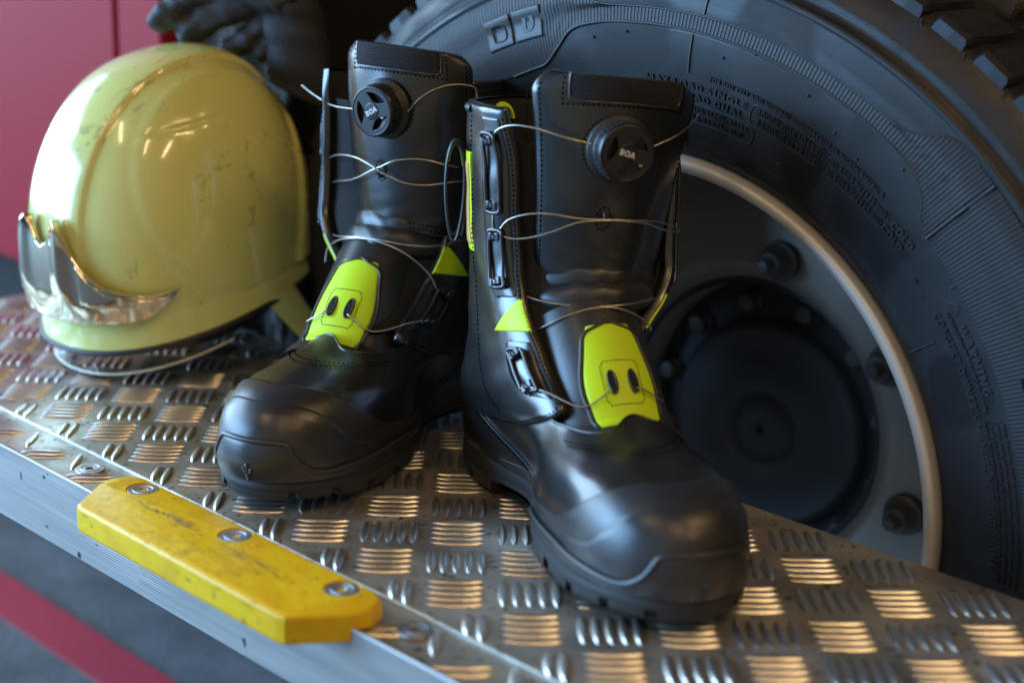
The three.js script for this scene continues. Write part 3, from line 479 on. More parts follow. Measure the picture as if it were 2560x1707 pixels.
  // dial
  {
    const p = tongueAt(du, dv, 0.003), n = V(du * 0.5 + cfg.dialTilt, -0.03, 1).normalize(), D = (g) => frame(g, p, n);
    const base = add(root, 'dial_base', D(latheZ([[0, 0.0], [0.0222, 0.0], [0.0230, 0.0012], [0.0222, 0.0030], [0.0200, 0.0042], [0.0188, 0.0060], [0.0188, 0.0085], [0, 0.0085]], 56)), plasticMatt);
    const ridges = []; for (let k = 0; k < 36; k++) ridges.push(put(new RoundedBoxGeometry(0.0011, 0.0011, 0.0065, 1, 0.0004), Math.cos(k / 36 * 6.2832) * 0.0195, Math.sin(k / 36 * 6.2832) * 0.0195, 0.0112, 0, 0, k / 36 * 6.2832));
    const knob = add(root, 'dial_knob', D(latheZ([[0, 0.0072], [0.0192, 0.0072], [0.0197, 0.0085], [0.0196, 0.0150], [0.0190, 0.0174], [0.0178, 0.0184], [0.0166, 0.0178], [0.0163, 0.0140], [0, 0.0136]], 56)), plastic);
    add(knob, 'grip_ridges', D(merge(ridges)), plasticMatt);
    const shp = new THREE.Shape(); shp.absarc(0, 0, 0.0168, 0, Math.PI * 2);
    for (let k = 0; k < 3; k++) { const a = k * 2.0944 + cfg.dialTurn, h = new THREE.Path(), q = (r, b) => [Math.cos(a + b) * r, Math.sin(a + b) * r]; h.moveTo(...q(0.0074, -0.30)); h.quadraticCurveTo(...q(0.0118, -0.56), ...q(0.0146, -0.70)); h.quadraticCurveTo(...q(0.0166, 0), ...q(0.0146, 0.70)); h.quadraticCurveTo(...q(0.0104, 0.62), ...q(0.0074, 0.30)); h.closePath(); shp.holes.push(h); }
    const sg = new THREE.ExtrudeGeometry(shp, { depth: 0.0018, bevelEnabled: true, bevelThickness: 0.0004, bevelSize: 0.0004, bevelOffset: -0.0002, bevelSegments: 2, curveSegments: 24 }).translate(0, 0, 0.0158);
    const spokes = add(knob, 'spokes', D(sg), plasticMatt);
    add(knob, 'centre_disc', D(latheZ([[0, 0.0184], [0.0058, 0.0184], [0.0066, 0.0180], [0.0068, 0.0172], [0, 0.0172]], 36)), plastic);
    const lt = part(spokes, 'lettering', frame(label3d('BOA', 0.0040, 0.0003).rotateZ(cfg.textTurn).translate(0, 0, 0.0183), s < 0 ? V(-p.x, p.y, p.z) : p, s < 0 ? V(-n.x, n.y, n.z) : n), printM, 'white raised lettering');
    part(spokes, 'size_mark', frame(label3d('H4', 0.0013, 0.0002).translate(...cfg.mark, 0.0180), s < 0 ? V(-p.x, p.y, p.z) : p, s < 0 ? V(-n.x, n.y, n.z) : n), printM);
  }
  { const p = tongueAt(lu, lv, 0.0045), n = tn(lu); add(tongue, 'wire_loop', frame(new THREE.TorusGeometry(0.0038, 0.0011, 8, 22).rotateY(Math.PI / 2).scale(1, 1.25, 1), p, n), plasticMatt); }
  add(root, 'stitching', merge(stitches), threadM);
  for (const q of [-1, 1]) {      // the lowest wire runs from each slot to the nearest guide
    const a = inst(q * 0.165, 0.24, 0.0024), m0 = inst(q * 0.22, 0.23, 0.0042), m = inst(q * 0.62, 0.15, 0.0040), ga = -q * (openAt(6.7) + 0.28), e = bootAt(ga, 6.68, 0.0095);
    add(root, 'lace_wire', tube([a, m0, m, e.clone().lerp(m, 0.3).add(V(0, 0.001, 0.002)), e], 0.00068, 60, 7), steelWire);
  }
  // steel wires (given in the boot's own frame, not mirrored)
  for (const w of cfg.wires) part(root, 'lace_wire', tube(w, 0.00068, 90, 7), steelWire);
  const p = lat(cfg.at[0], 0.0018, cfg.at[1]); root.position.copy(p); root.rotation.y = Math.PI / 4 + THREE.MathUtils.degToRad(cfg.turn);
  return root;
}
makeBoot(1, 'black leather boot standing nearer, beside the truck wheel', {
  at: [0.0573, -0.1664], turn: 18, tongueX: 0.024, instepX: 0.008, tongueTop: 0.292, tongueW: 0.060, lean: 0.010, skew: -0.0055, loopSide: -1,
  dialU: -0.10, dialV: 0.665, loopU: -0.20, loopV: 0.33, dialTilt: 0.0, dialTurn: 0.75, textTurn: -0.30, mark: [0.0095, -0.008],
  wires: [
    [[-0.0017, 0.2531, 0.0765], [-0.017, 0.2566, 0.0724], [-0.0338, 0.2611, 0.0574], [-0.0452, 0.2611, 0.0441], [-0.0516, 0.256, 0.033], [-0.0532, 0.2483, 0.0276]],
    [[0.0365, 0.2486, 0.0785], [0.0612, 0.2562, 0.0719], [0.0852, 0.2636, 0.0502], [0.0943, 0.2658, 0.0371]],
    [[-0.0489, 0.189, 0.0364], [-0.0448, 0.1968, 0.0416], [-0.0344, 0.203, 0.0528], [-0.0217, 0.2047, 0.0632], [-0.0061, 0.203, 0.0716], [0.0107, 0.2024, 0.0764], [0.0295, 0.2014, 0.0778], [0.0516, 0.1989, 0.0716], [0.0659, 0.1938, 0.0631], [0.0776, 0.1878, 0.0527]],
    [[-0.052, 0.2018, 0.0319], [-0.0516, 0.1894, 0.0332], [-0.0453, 0.1853, 0.042], [-0.0359, 0.1863, 0.0515], [-0.0213, 0.1926, 0.0635], [-0.006, 0.2, 0.0716], [0.0108, 0.202, 0.0769], [0.0408, 0.1988, 0.0751], [0.0606, 0.1915, 0.0672], [0.0767, 0.1868, 0.0535]],
    [[-0.0437, 0.1509, 0.0418], [-0.0315, 0.1467, 0.0599], [-0.0156, 0.1454, 0.0748], [0.0063, 0.1455, 0.0847], [0.0249, 0.1463, 0.0868], [0.0572, 0.1453, 0.0696]],
    [[-0.0354, 0.1254, 0.066], [-0.0286, 0.1302, 0.0734], [-0.0146, 0.1398, 0.0826], [0.0028, 0.1449, 0.086], [0.0181, 0.1445, 0.0878], [0.0324, 0.1391, 0.0878], [0.0434, 0.131, 0.0862], [0.0458, 0.1266, 0.0848]]]
});
makeBoot(-1, 'black leather boot standing farther back, beside the yellow helmet', {
  at: [-0.029, -0.3257], turn: -24, tongueX: 0.0, instepX: 0.014, tongueTop: 0.294, tongueW: 0.052, lean: 0.004, skew: 0.003, loopSide: -1,
  dialU: 0.10, dialV: 0.665, loopU: 0.22, loopV: 0.33, dialTilt: 0.12, dialTurn: 1.9, textTurn: 0.52, mark: [0.0098, -0.004],
  wires: [
    [[-0.0307, 0.2472, 0.0731], [-0.0646, 0.2446, 0.0482], [-0.0853, 0.2454, 0.030], [-0.0982, 0.2498, 0.025], [-0.1094, 0.2552, 0.022]],
    [[0.0144, 0.2489, 0.0784], [0.0221, 0.2584, 0.0762], [0.0305, 0.2656, 0.0709], [0.0405, 0.2698, 0.0644], [0.05, 0.2702, 0.0548], [0.0565, 0.2676, 0.0485], [0.058, 0.2579, 0.0471]],
    [[0.046, 0.2069, 0.0503], [0.039, 0.2099, 0.0623], [0.0292, 0.2131, 0.0694], [0.0183, 0.2141, 0.0744], [0.004, 0.2117, 0.0779], [-0.0086, 0.2057, 0.0774], [-0.0144, 0.2032, 0.0764], [-0.0354, 0.1928, 0.0673], [-0.0582, 0.1863, 0.052], [-0.0792, 0.182, 0.032], [-0.0877, 0.1883, 0.027], [-0.0879, 0.1972, 0.025]],
    [[0.0507, 0.1966, 0.0473], [0.0437, 0.1966, 0.0593], [0.0274, 0.1943, 0.0702], [0.0128, 0.1953, 0.0757], [0.0016, 0.1991, 0.078], [-0.0086, 0.2028, 0.0784], [-0.0145, 0.2056, 0.0774], [-0.0282, 0.209, 0.0719], [-0.0459, 0.209, 0.0608], [-0.0673, 0.2045, 0.0452], [-0.0819, 0.1964, 0.032], [-0.0854, 0.19, 0.027]],
    [[-0.0843, 0.1418, 0.0265], [-0.0716, 0.1425, 0.044], [-0.0496, 0.1458, 0.0683], [-0.0243, 0.1501, 0.0805], [-0.0032, 0.1509, 0.0849], [0.016, 0.1492, 0.0826], [0.0329, 0.1483, 0.0739], [0.0427, 0.1494, 0.0624], [0.0494, 0.1516, 0.0532]],
    [[-0.0642, 0.1222, 0.0632], [-0.0627, 0.1322, 0.0631], [-0.0513, 0.1416, 0.0701], [-0.0339, 0.1479, 0.0788], [-0.0147, 0.1505, 0.0843], [0.0055, 0.1479, 0.0864], [0.02, 0.1427, 0.0864], [0.0335, 0.1322, 0.0827], [0.0402, 0.1238, 0.0812], [0.0425, 0.1177, 0.0803]]]
});

// ------------------------------------------------------------------ truck wheel
{
  const W = thing('road_wheel', 'large black truck tyre on a pale rim behind the boots', 'wheel');
  W.position.set(-0.0749, -0.0268, -0.2674); W.rotation.y = THREE.MathUtils.degToRad(5);
  const prof = [[0.2575, -0.030], [0.2580, -0.006], [0.2605, -0.001], [0.2640, 0.0015], [0.268, 0.0030], [0.272, 0.0034], [0.276, 0.0052], [0.290, 0.0105], [0.305, 0.0160], [0.320, 0.0200], [0.335, 0.0225], [0.348, 0.0232], [0.3505, 0.0232], [0.3515, 0.0222], [0.3620, 0.0215], [0.3630, 0.0232], [0.372, 0.0222], [0.3840, 0.0185], [0.3865, 0.0205], [0.3895, 0.0208], [0.3915, 0.0180], [0.3935, 0.0120], [0.3975, 0.0128], [0.401, 0.0125], [0.4015, 0.0116], [0.408, 0.0085], [0.416, 0.0030], [0.421, -0.004], [0.424, -0.02], [0.425, -0.14], [0.424, -0.26], [0.40, -0.285], [0.34, -0.297], [0.262, -0.27]];
  const wallZ = line(prof.filter((p, i) => i < 27));
  const tyre = part(W, 'tyre', (() => { const g = latheZ(prof, 220); const u = g.attributes.uv; for (let i = 0; i < u.count; i++) u.setXY(i, u.getX(i) * 2.4, u.getY(i) * 0.9); return g; })(), tyreM);
  const onWall = (g, r, ang, lift = 0, tilt = 0) => { const d = 0.004, slope = (wallZ(r + d) - wallZ(r - d)) / (2 * d); const m = new THREE.Matrix4().makeRotationZ(ang - Math.PI / 2).multiply(new THREE.Matrix4().makeTranslation(0, r, wallZ(r) + lift)).multiply(new THREE.Matrix4().makeRotationX(Math.atan(slope))); return g.clone().applyMatrix4(m); };
  const glyph = {}; const char = (c, size) => glyph[c + size] ??= new TextGeometry(c, { font, size, depth: 0.0015, curveSegments: 2, bevelEnabled: false });
  const R = Math.PI / 180;
  function arcText(txt, r, a0, a1, size) {      // reads clockwise from a0 to a1 degrees, tops outwards
    const adv = [...txt].map((c) => (font.data.glyphs[c] ?? font.data.glyphs['n']).ha / font.data.resolution * size), tot = adv.reduce((a, b) => a + b, 0), out = []; let x = 0;
    const k = (a0 - a1) * R / tot;
    [...txt].forEach((c, i) => { if (c !== ' ') { const g = char(c, size).clone().translate(-adv[i] / 2, 0, -0.0003); g.scale(clamp(k * r * 0.94, 0.6, 1.35), 1, 1); out.push(onWall(g, r, a0 * R - (x + adv[i] / 2) * k)); } x += adv[i]; });
    return merge(out);
  }
  const raised = std({ color: rgb(0.024, 0.025, 0.027), roughness: 0.5 });
  const words = [['MAX LOAD SINGLE', 0.3105, 89.5, 73.2, 0.0052], ['3000kg(6610 lbs)', 0.3105, 71.8, 61.2, 0.0052], ['at.850 kPa (123 psi)', 0.3105, 59.6, 49.8, 0.0052], ['COLD', 0.3105, 48.8, 44.6, 0.0060],
    ['MAX LOAD DUAL', 0.3030, 88.5, 73.6, 0.0052], ['2800kg(6175 lbs)', 0.3030, 71.6, 61.0, 0.0052], ['at.850 kPa (123 psi)', 0.3030, 59.8, 49.6, 0.0052], ['COLD', 0.3030, 49.4, 45.4, 0.0060],
    ['FOR DOT TEST AND NORMAL HIGHWAY USE IN NORTH AMERICA', 0.3200, 79.4, 51.6, 0.0036], ['TREAD PLIES STEEL, PLIES', 0.2950, 87.0, 72.6, 0.0036], ['SIDEWALL STEEL, PLY', 0.2885, 87.0, 73.4, 0.0036],
    ['H', 0.2985, 41.6, 41.0, 0.0042], ['WARNING:', 0.3125, 33.8, 24.2, 0.0064], ['SERIOUS INJURY MAY RESULT FROM:', 0.3085, 36.0, 22.8, 0.0030], ["CONSULT OWNER'S MANUAL FOR ADDITIONAL", 0.2990, 36.6, 2.0, 0.0058],
    ['- TIRE FAILURE DUE TO UNDERINFLATION/OVERLOADING', 0.3180, 21.8, 1.0, 0.0030], ['CHECK INFLATION PRESSURE FREQUENTLY WHEN COLD', 0.3135, 21.8, 1.0, 0.0030], ['- EXPLOSION OF TIRE/RIM ASSEMBLY DUE TO IMPROPER', 0.3090, 21.8, 1.0, 0.0030], ['WHEN MOUNTING TIRE USE SAFETY CAGE AND CLIP-ON', 0.3048, 21.8, 1.0, 0.0030]];
  for (const [t, r, a, b, sz] of words) part(tyre, 'raised_lettering', arcText(t, r, a, b, sz), raised);
  // outlines: rings round the figures, warning triangle, wear-limit marks, vent pips
  const wallPt = (r, a, l = 0.0002) => V(Math.cos(a * R) * r, Math.sin(a * R) * r, wallZ(r) + l);
  const ovalLine = (r0, r1, a0, a1) => { const p = []; const n = 18; for (let k = 0; k <= n; k++) p.push(wallPt(r1, lerp(a0, a1, k / n))); for (let k = 1; k < 6; k++) p.push(wallPt((r0 + r1) / 2 + Math.cos(k / 6 * Math.PI) * (r1 - r0) / 2, a1 - Math.sin(k / 6 * Math.PI) * 0.8)); for (let k = n; k >= 0; k--) p.push(wallPt(r0, lerp(a0, a1, k / n))); for (let k = 1; k < 6; k++) p.push(wallPt((r0 + r1) / 2 - Math.cos(k / 6 * Math.PI) * (r1 - r0) / 2, a0 + Math.sin(k / 6 * Math.PI) * 0.8)); return tube(p, 0.00045, 120, 5, true); };
  const marks = [ovalLine(0.3012, 0.3170, 71.8, 61.6), ovalLine(0.3012, 0.3170, 59.4, 50.0), ovalLine(0.2860, 0.3000, 88, 72.4), tube([wallPt(0.3135, 37.0), wallPt(0.3205, 36.0), wallPt(0.3135, 35.0), wallPt(0.3135, 37.0)], 0.0006, 30, 5)];
  for (const [a, r0, r1] of [[82.6, 0.3215, 0.3490], [83.2, 0.2660, 0.2840], [81.6, 0.364, 0.382], [33.2, 0.2640, 0.2900], [38.2, 0.321, 0.330]]) marks.push(tube([wallPt(r0, a), wallPt((r0 + r1) / 2, a), wallPt(r1, a)], 0.0009, 12, 5));
  for (const [r, a] of [[0.342, 66], [0.339, 78], [0.331, 61], [0.345, 52], [0.334, 47], [0.350, 74], [0.327, 57], [0.344, 92], [0.340, 97]]) marks.push(put(new THREE.SphereGeometry(0.0011, 8, 6), ...wallPt(r, a, 0.0006).toArray()));
  for (const [r, a] of [[0.285, 66.8], [0.283, 50], [0.300, 39]]) marks.push(put(new THREE.ConeGeometry(0.0009, 0.006, 6), ...wallPt(r, a, 0.0006).toArray(), 1.2, 0, a * R));
  part(tyre, 'moulded_marks', merge(marks), raised);
  // finely ribbed fields: slim band on top, broad fields to both sides
  const inner = keyed([[-12, 0.3245], [14, 0.3245], [30, 0.3255], [42, 0.3270], [45.6, 0.3290], [47, 0.335], [48.6, 0.3440], [51, 0.3496], [54, 0.3512], [60, 0.3515], [75, 0.3515], [90, 0.3515], [97, 0.3510], [100.5, 0.3470], [103, 0.335], [106, 0.325], [140, 0.322]]);
  const outer = keyed([[-12, 0.3835], [40, 0.3835], [47.6, 0.3835], [51.0, 0.3800], [53.0, 0.3690], [55.5, 0.3630], [60, 0.3618], [75, 0.3618], [92, 0.3618], [96, 0.3640], [99, 0.372], [102, 0.3820], [106, 0.3835], [140, 0.3835]]);
  const field = (a0, a1, n) => { const g = grid(n, 8, (i, j) => { const a = lerp(a0, a1, i / n), r = lerp(inner(a), outer(a), j / 8); return wallPt(r, a, 0.0012); }); const u = g.attributes.uv; for (let j = 0; j <= 8; j++) for (let i = 0; i <= n; i++) u.setXY(j * (n + 1) + i, lerp(a0, a1, i / n) * R * 0.355, j / 8); return g; };
  part(tyre, 'ribbed_field', field(44.9, 138, 180), tyreRib);
  part(tyre, 'ribbed_field', field(-12, 44.1, 100), tyreRib);
  const rimLine = []; for (let a = 44.9; a <= 112; a += 0.8) rimLine.push(wallPt(inner(a) - 0.0006, a, 0.0006)); part(tyre, 'field_border', tube(rimLine, 0.0011, 260, 6), raised);
  const rimLine2 = []; for (let a = 47; a <= 106; a += 0.8) rimLine2.push(wallPt(outer(a) + 0.0006, a, 0.0004)); part(tyre, 'field_border', tube(rimLine2, 0.0009, 260, 6), raised);
  part(tyre, 'field_border', tube([wallPt(0.3265, 44.5, 0.0012), wallPt(0.355, 44.5, 0.0012), wallPt(0.3835, 44.5, 0.0012)], 0.0014, 20, 6), raised);
  // two small tablets on the broad field: a vehicle pictogram and a letter D
  const tab = (a0, a1, r0, r1) => panel((u, v, o) => wallPt(lerp(r0, r1, v), lerp(a0, a1, u), 0.0013 + o), 8, 6, 0.0010, { eu: 0.06, ev: 0.06 });
  const plain = part(tyre, 'tablet', tab(113.5, 109.4, 0.346, 0.370), raised); part(tyre, 'tablet', tab(109.0, 104.6, 0.346, 0.370), raised);
  part(plain, 'pictogram', merge([onWall(new TextGeometry('D', { font, size: 0.014, depth: 0.0012 }).translate(-0.006, -0.006, 0), 0.3575, 106.8 * R, 0.0018), tube([[-1, -1], [1, -1], [1, 0.6], [-0.2, 1], [-1, 1], [-1, -1]].map(([x, y]) => wallPt(0.358 + y * 0.006, 111.4 - x * 0.9, 0.0028)), 0.0008, 40, 5)]), raised);
  // big outlined letter strokes running out of the picture on the right
  part(tyre, 'brand_outline', merge([tube([wallPt(0.342, 26.2, 0.002), wallPt(0.376, 25.2, 0.002), wallPt(0.376, 22.4, 0.002), wallPt(0.356, 21.6, 0.002), wallPt(0.372, 19.6, 0.002), wallPt(0.372, 18.4, 0.002), wallPt(0.344, 18.2, 0.002), wallPt(0.344, 20.4, 0.002), wallPt(0.360, 21.0, 0.002), wallPt(0.342, 22.4, 0.002), wallPt(0.360, 23.6, 0.002), wallPt(0.342, 24.4, 0.002), wallPt(0.342, 26.2, 0.002)], 0.0007, 160, 5)]), raised);
  // tread lugs
  const lugS = new THREE.Shape([[-0.0158, 0], [-0.0146, 0.020], [-0.012, 0.024], [0.012, 0.024], [0.0146, 0.020], [0.0158, 0]].map((p) => new THREE.Vector2(...p)));
  const lug = new THREE.ExtrudeGeometry(lugS, { depth: 0.075, bevelEnabled: true, bevelThickness: 0.006, bevelSize: 0.002, bevelOffset: -0.002, bevelSegments: 1 }).translate(0, 0.4045, -0.0815);
  const lug2 = new THREE.ExtrudeGeometry(lugS, { depth: 0.055, bevelEnabled: true, bevelThickness: 0.004, bevelSize: 0.002, bevelOffset: -0.002, bevelSegments: 1 }).translate(0, 0.413, -0.170);
  for (let k = 0; k < 72; k++) { const m = part(tyre, 'tread_block', lug, tyreM); m.rotation.z = (k * 5 + 3.0) * R; if (k > 24 && k < 72) { const q = part(tyre, 'tread_block', lug2, tyreDirt); q.rotation.z = (k * 5 + 0.8) * R; } }
  const side = []; for (let k = 0; k < 72; k++) { const a = (90 + k * 5 + 5.5); side.push(put(new THREE.BoxGeometry(0.0012, 0.009, 0.004), Math.cos(a * R) * 0.4165, Math.sin(a * R) * 0.4165, 0.001, 0, 0, (a - 90) * R + 0.5)); }
  part(tyre, 'shoulder_sipes', merge(side), tyreDirt);
  // rim and hub
  part(W, 'rim', latheZ([[0.2574, -0.028], [0.2572, -0.006], [0.2560, 0.0020], [0.2535, 0.0048], [0.2500, 0.0052], [0.2465, 0.0030], [0.2440, -0.003], [0.2420, -0.012], [0.240, -0.03], [0.236, -0.05], [0.232, -0.09], [0.229, -0.15], [0.225, -0.185]], 160), rimM);
  const nutM = std({ color: rgb(0.07, 0.065, 0.06), roughness: 0.55, metalness: 0.4 });
  const disc = part(W, 'wheel_disc', latheZ([[0.2262, -0.182], [0.215, -0.180], [0.200, -0.172], [0.184, -0.165], [0.145, -0.165], [0.130, -0.171], [0.118, -0.22]], 96), discM);
  for (let k = 0; k < 8; k++) {
    const a = (80 + k * 45) * R; const nut = part(W, 'lug_nut', latheZ([[0, 0.034], [0.0045, 0.034], [0.0055, 0.033], [0.0055, 0.024], [0.0095, 0.024], [0.0110, 0.022], [0.0115, 0.009], [0.0165, 0.008], [0.0175, 0.006], [0.0175, 0], [0, 0]], 24), nutM); nut.position.set(Math.cos(a) * 0.164, Math.sin(a) * 0.164 - 0.012, -0.165);
  }
  const hub = part(W, 'hub', latheZ([[0.132, -0.23], [0.132, -0.176], [0.128, -0.168], [0.100, -0.166], [0.096, -0.158], [0.092, -0.152], [0.086, -0.150], [0.080, -0.154], [0.060, -0.150], [0.044, -0.145], [0.034, -0.146], [0.031, -0.150], [0.027, -0.150], [0.024, -0.143], [0.0055, -0.141], [0.004, -0.148], [0, -0.148]], 96), hubM); hub.position.set(0.004, -0.012, -0.050);
  for (let k = 0; k < 12; k++) { const a = (15 + k * 30) * R, b = part(hub, 'hub_bolt', latheZ([[0, 0.014], [0.0075, 0.014], [0.0085, 0.012], [0.0085, 0.004], [0.0125, 0.003], [0.0125, 0], [0, 0]], 6), nutM); b.position.set(Math.cos(a) * 0.112, Math.sin(a) * 0.112, -0.166); }
  part(W, 'brake_drum', latheZ([[0.155, -0.30], [0.155, -0.19], [0.120, -0.185]], 64), hubM);
}
// ------------------------------------------------------------------ truck body: red panels and the dark wheel housing
{
  const t = thing('fire_truck', 'glossy red truck body panels beside a black wheel housing', 'truck');
  const pan = (x0, x1, y0, y1, z, d = 0.02) => new RoundedBoxGeometry(x1 - x0, y1 - y0, d, 3, 0.004).translate((x0 + x1) / 2, (y0 + y1) / 2, z - d / 2);
  part(t, 'door_panel', pan(-2.9, -0.868, -0.052, 1.5, -0.30), redPaint); part(t, 'side_panel', pan(-0.860, -0.776, -0.052, 1.5, -0.30), redPaint);
  part(t, 'arch_flange', new THREE.BoxGeometry(0.012, 1.5, 0.055).translate(-0.781, 0.70, -0.345), redPaint);
  part(t, 'sill', new THREE.BoxGeometry(2.2, 0.08, 0.25).translate(-1.88, -0.095, -0.46), blackPlastic);
  part(t, 'housing_shade_wall', new THREE.BoxGeometry(0.02, 1.9, 0.42).translate(-0.72, 0.35, -0.58), blackPlastic);  // wall placed to keep door daylight out of the wheel housing
  part(t, 'wheel_housing', new THREE.BoxGeometry(2.6, 1.9, 0.02).translate(0.5, 0.35, -0.72), blackPlastic);
  part(t, 'housing_liner', new THREE.CylinderGeometry(0.60, 0.60, 0.40, 60, 1, true, -Math.PI * 0.05, Math.PI * 0.62).rotateX(Math.PI / 2).translate(-0.075, -0.027, -0.51), blackPlastic);
}
// ------------------------------------------------------------------ helmet
{
  const H = thing('fire_helmet', 'pale yellow fire helmet with mirrored front plate standing on the step', 'helmet');
  const hp = lat(-0.268, 0.126, -0.445); H.position.copy(hp); H.rotation.order = 'YXZ'; H.rotation.y = THREE.MathUtils.degToRad(5); H.rotation.x = THREE.MathUtils.degToRad(11);
  // dome: u round from the front (0), v from the rim (0) to the top (1)
  const dome = (u, v, o = 0) => {
    const b = clamp(v, 0, 0.9995) * Math.PI / 2, cu = Math.cos(u), su = Math.sin(u), c = Math.pow(Math.cos(b), 0.80), fz = cu > 0 ? 0.133 : 0.138;
    const low = 1 - 0.05 * Math.pow(1 - v, 3), back = -0.022 * Math.sin(b) * Math.sin(b);
    const p = V(Math.sign(su) * Math.pow(Math.abs(su), 0.92) * 0.110 * c * low, -0.045 + 0.188 * Math.pow(Math.sin(b), 0.94), Math.sign(cu) * Math.pow(Math.abs(cu), 0.92) * fz * c * low + back);
    const n = V(p.x / 0.0121, (p.y + 0.045) / 0.039, (p.z - back) / 0.0200).normalize();
    return p.addScaledVector(n, o);
  };
  const shellOff = (u, v) => {
    const p = dome(u, v), cr = sst(0.037, 0.033, Math.abs(p.x)) * sst(-0.13, -0.09, p.z + p.y * 0.3);
    const e = Math.hypot((p.z + 0.034) / 0.118, (p.y - 0.040) / 0.098), side = sst(1.0, 0.93, e) * sst(0.045, 0.055, Math.abs(p.x));
    const yl = p.z > -0.02 ? 0.098 : 0.098 - 0.75 * (-0.02 - p.z), gr = -0.0013 * Math.exp(-Math.pow((p.y - yl) / 0.0016, 2)) * sst(0.06, 0.04, p.z) * sst(0.05, 0.06, Math.abs(p.x));
    const rear = 0.004 * sst(-0.085, -0.092, p.z + 0.45 * (p.y - 0.03));
    return 0.0030 * cr + 0.0010 * side + gr + rear;
  };
  const shellM = helmetM.clone();
  shellM.map = tex(512, (u, v) => { const n = fbm(u * 26, v * 26, 26, 91, 4), st = fbm(u * 70, v * 12, 70, 95, 2), f = fbm(u * 64, v * 64, 64, 97, 2), zone = fbm(u * 3, v * 3, 3, 99, 2); const k = (sst(0.70, 0.76, n) * 0.30 + sst(0.80, 0.84, st) * 0.5 + sst(0.84, 0.88, f) * 0.4) * sst(0.42, 0.6, zone); return [1 - 0.42 * k, 1 - 0.46 * k, 1 - 0.34 * k]; }, true); shellM.map.repeat.set(3.6, 3.6);
  const shell = part(H, 'shell', grid(260, 110, (i, j) => { const u = i / 260 * Math.PI * 2, v = j / 110 * 0.999; return dome(u, v, shellOff(u, v)); }, { closeU: true, flip: true }), shellM);
  // rim: band under the dome, with an arm running down behind on either side
  const band = (i, j, n, m) => { const u = i / n * Math.PI * 2, p = dome(u, 0), k = j / m; const dip = 0.022 + 0.008 * Math.cos(u); const e = 1 + 0.03 * k; return V(p.x * e, p.y - dip * k, p.z * e); };
  part(H, 'rim_band', grid(160, 4, (i, j) => band(i, j, 160, 4), { closeU: true }), helmetM);
  const edge = []; for (let i = 0; i < 120; i++) edge.push(band(i, 1, 120, 1)); part(H, 'rim_edge', tube(edge, 0.0026, 200, 7, true), plasticMatt);
  for (const q of [-1, 1]) part(H, 'neck_arm', grid(10, 16, (i, j) => { const k = j / 16, a = i / 10 * Math.PI * 2; return V(q * (0.106 - 0.004 * k) + Math.cos(a) * 0.004, -0.060 - 0.078 * k, -0.022 - 0.046 * k + Math.sin(a) * lerp(0.019, 0.012, k)); }, { closeU: true }), helmetM);
  // mirrored front plate with two points
  const topV = line([[0, 0.20], [0.05, 0.215], [0.14, 0.285], [0.18, 0.255], [0.26, 0.19], [0.36, 0.135], [0.48, 0.095], [0.62, 0.075], [0.80, 0.062], [0.92, 0.062], [1.02, 0.068]]);
  const botV = keyed([[0, 0.0], [0.5, 0.0], [0.74, 0.004], [0.9, 0.03], [1.02, 0.068]]);
  const plateAt = (u, v, o) => { const a = lerp(-1.02, 1.02, u), vv = lerp(botV(Math.abs(a)), topV(Math.abs(a)), v); const r = 0.0058 * Math.exp(-Math.pow((Math.abs(a) - 0.17) / 0.06, 2)) * sst(0, 0.5, v); return dome(a, vv, 0.0075 + o + (o > 0 ? r : 0)); };
  const fp = part(H, 'front_plate', panel(plateAt, 120, 24, 0.003, { eu: 0.006, ev: 0.03, flip: true }), chrome, 'mirrored front plate with two points');
  for (const q of [-1, 1]) part(fp, 'wing', panel((u, v, o) => { const a = lerp(0.30, 0.97, u) * q, A = Math.abs(a), mid = lerp(botV(A), topV(A), lerp(0.30, 0.55, u)); return dome(a, lerp(mid, topV(A) - 0.012, v), 0.0102 + o); }, 30, 8, 0.0012, { eu: 0.04, ev: 0.2, flip: q > 0 }), chrome);
  // clear visor hanging below the rim, dark lining and neck cloth
  part(H, 'visor', grid(60, 6, (i, j) => { const u = lerp(-1.35, 1.35, i / 60), p = band((u / (Math.PI * 2)) * 160, 4, 160, 4), k = j / 6; return V(p.x * (0.97 - 0.03 * k), p.y + 0.006 - 0.029 * k * (0.75 + 0.25 * Math.cos(u)), p.z * (0.97 - 0.02 * k)); }), visorM);
  const ve = []; for (let i = 0; i <= 60; i++) { const u = lerp(-1.35, 1.35, i / 60), p = band((u / (Math.PI * 2)) * 160, 4, 160, 4); ve.push(V(p.x * 0.94, p.y + 0.006 - 0.029 * (0.75 + 0.25 * Math.cos(u)), p.z * 0.95)); } part(H, 'visor_edge', tube(ve, 0.0011, 120, 6), phys({ color: rgb(0.6, 0.58, 0.45), roughness: 0.2 }));
  part(H, 'lining', grid(60, 14, (i, j) => { const p = dome(i / 60 * Math.PI * 2, j / 14 * 0.98, -0.012); if (j === 0) p.y -= 0.03; return p; }, { closeU: true }), blackCloth);
  part(H, 'neck_cloth', grid(40, 16, (i, j) => { const u = lerp(1.9, Math.PI * 2 - 1.9, i / 40), p = dome(u, 0.0), k = j / 16; return V(p.x * (0.96 + 0.05 * Math.sin(i * 0.9) * k), p.y + 0.03 - 0.115 * k, p.z * (0.98 + 0.10 * k) + 0.006 * Math.sin(i * 1.3) * k); }), blackCloth);
  part(H, 'head_pad', new THREE.SphereGeometry(1, 30, 20).scale(0.085, 0.055, 0.105).translate(0, -0.062, -0.008), blackCloth);
}
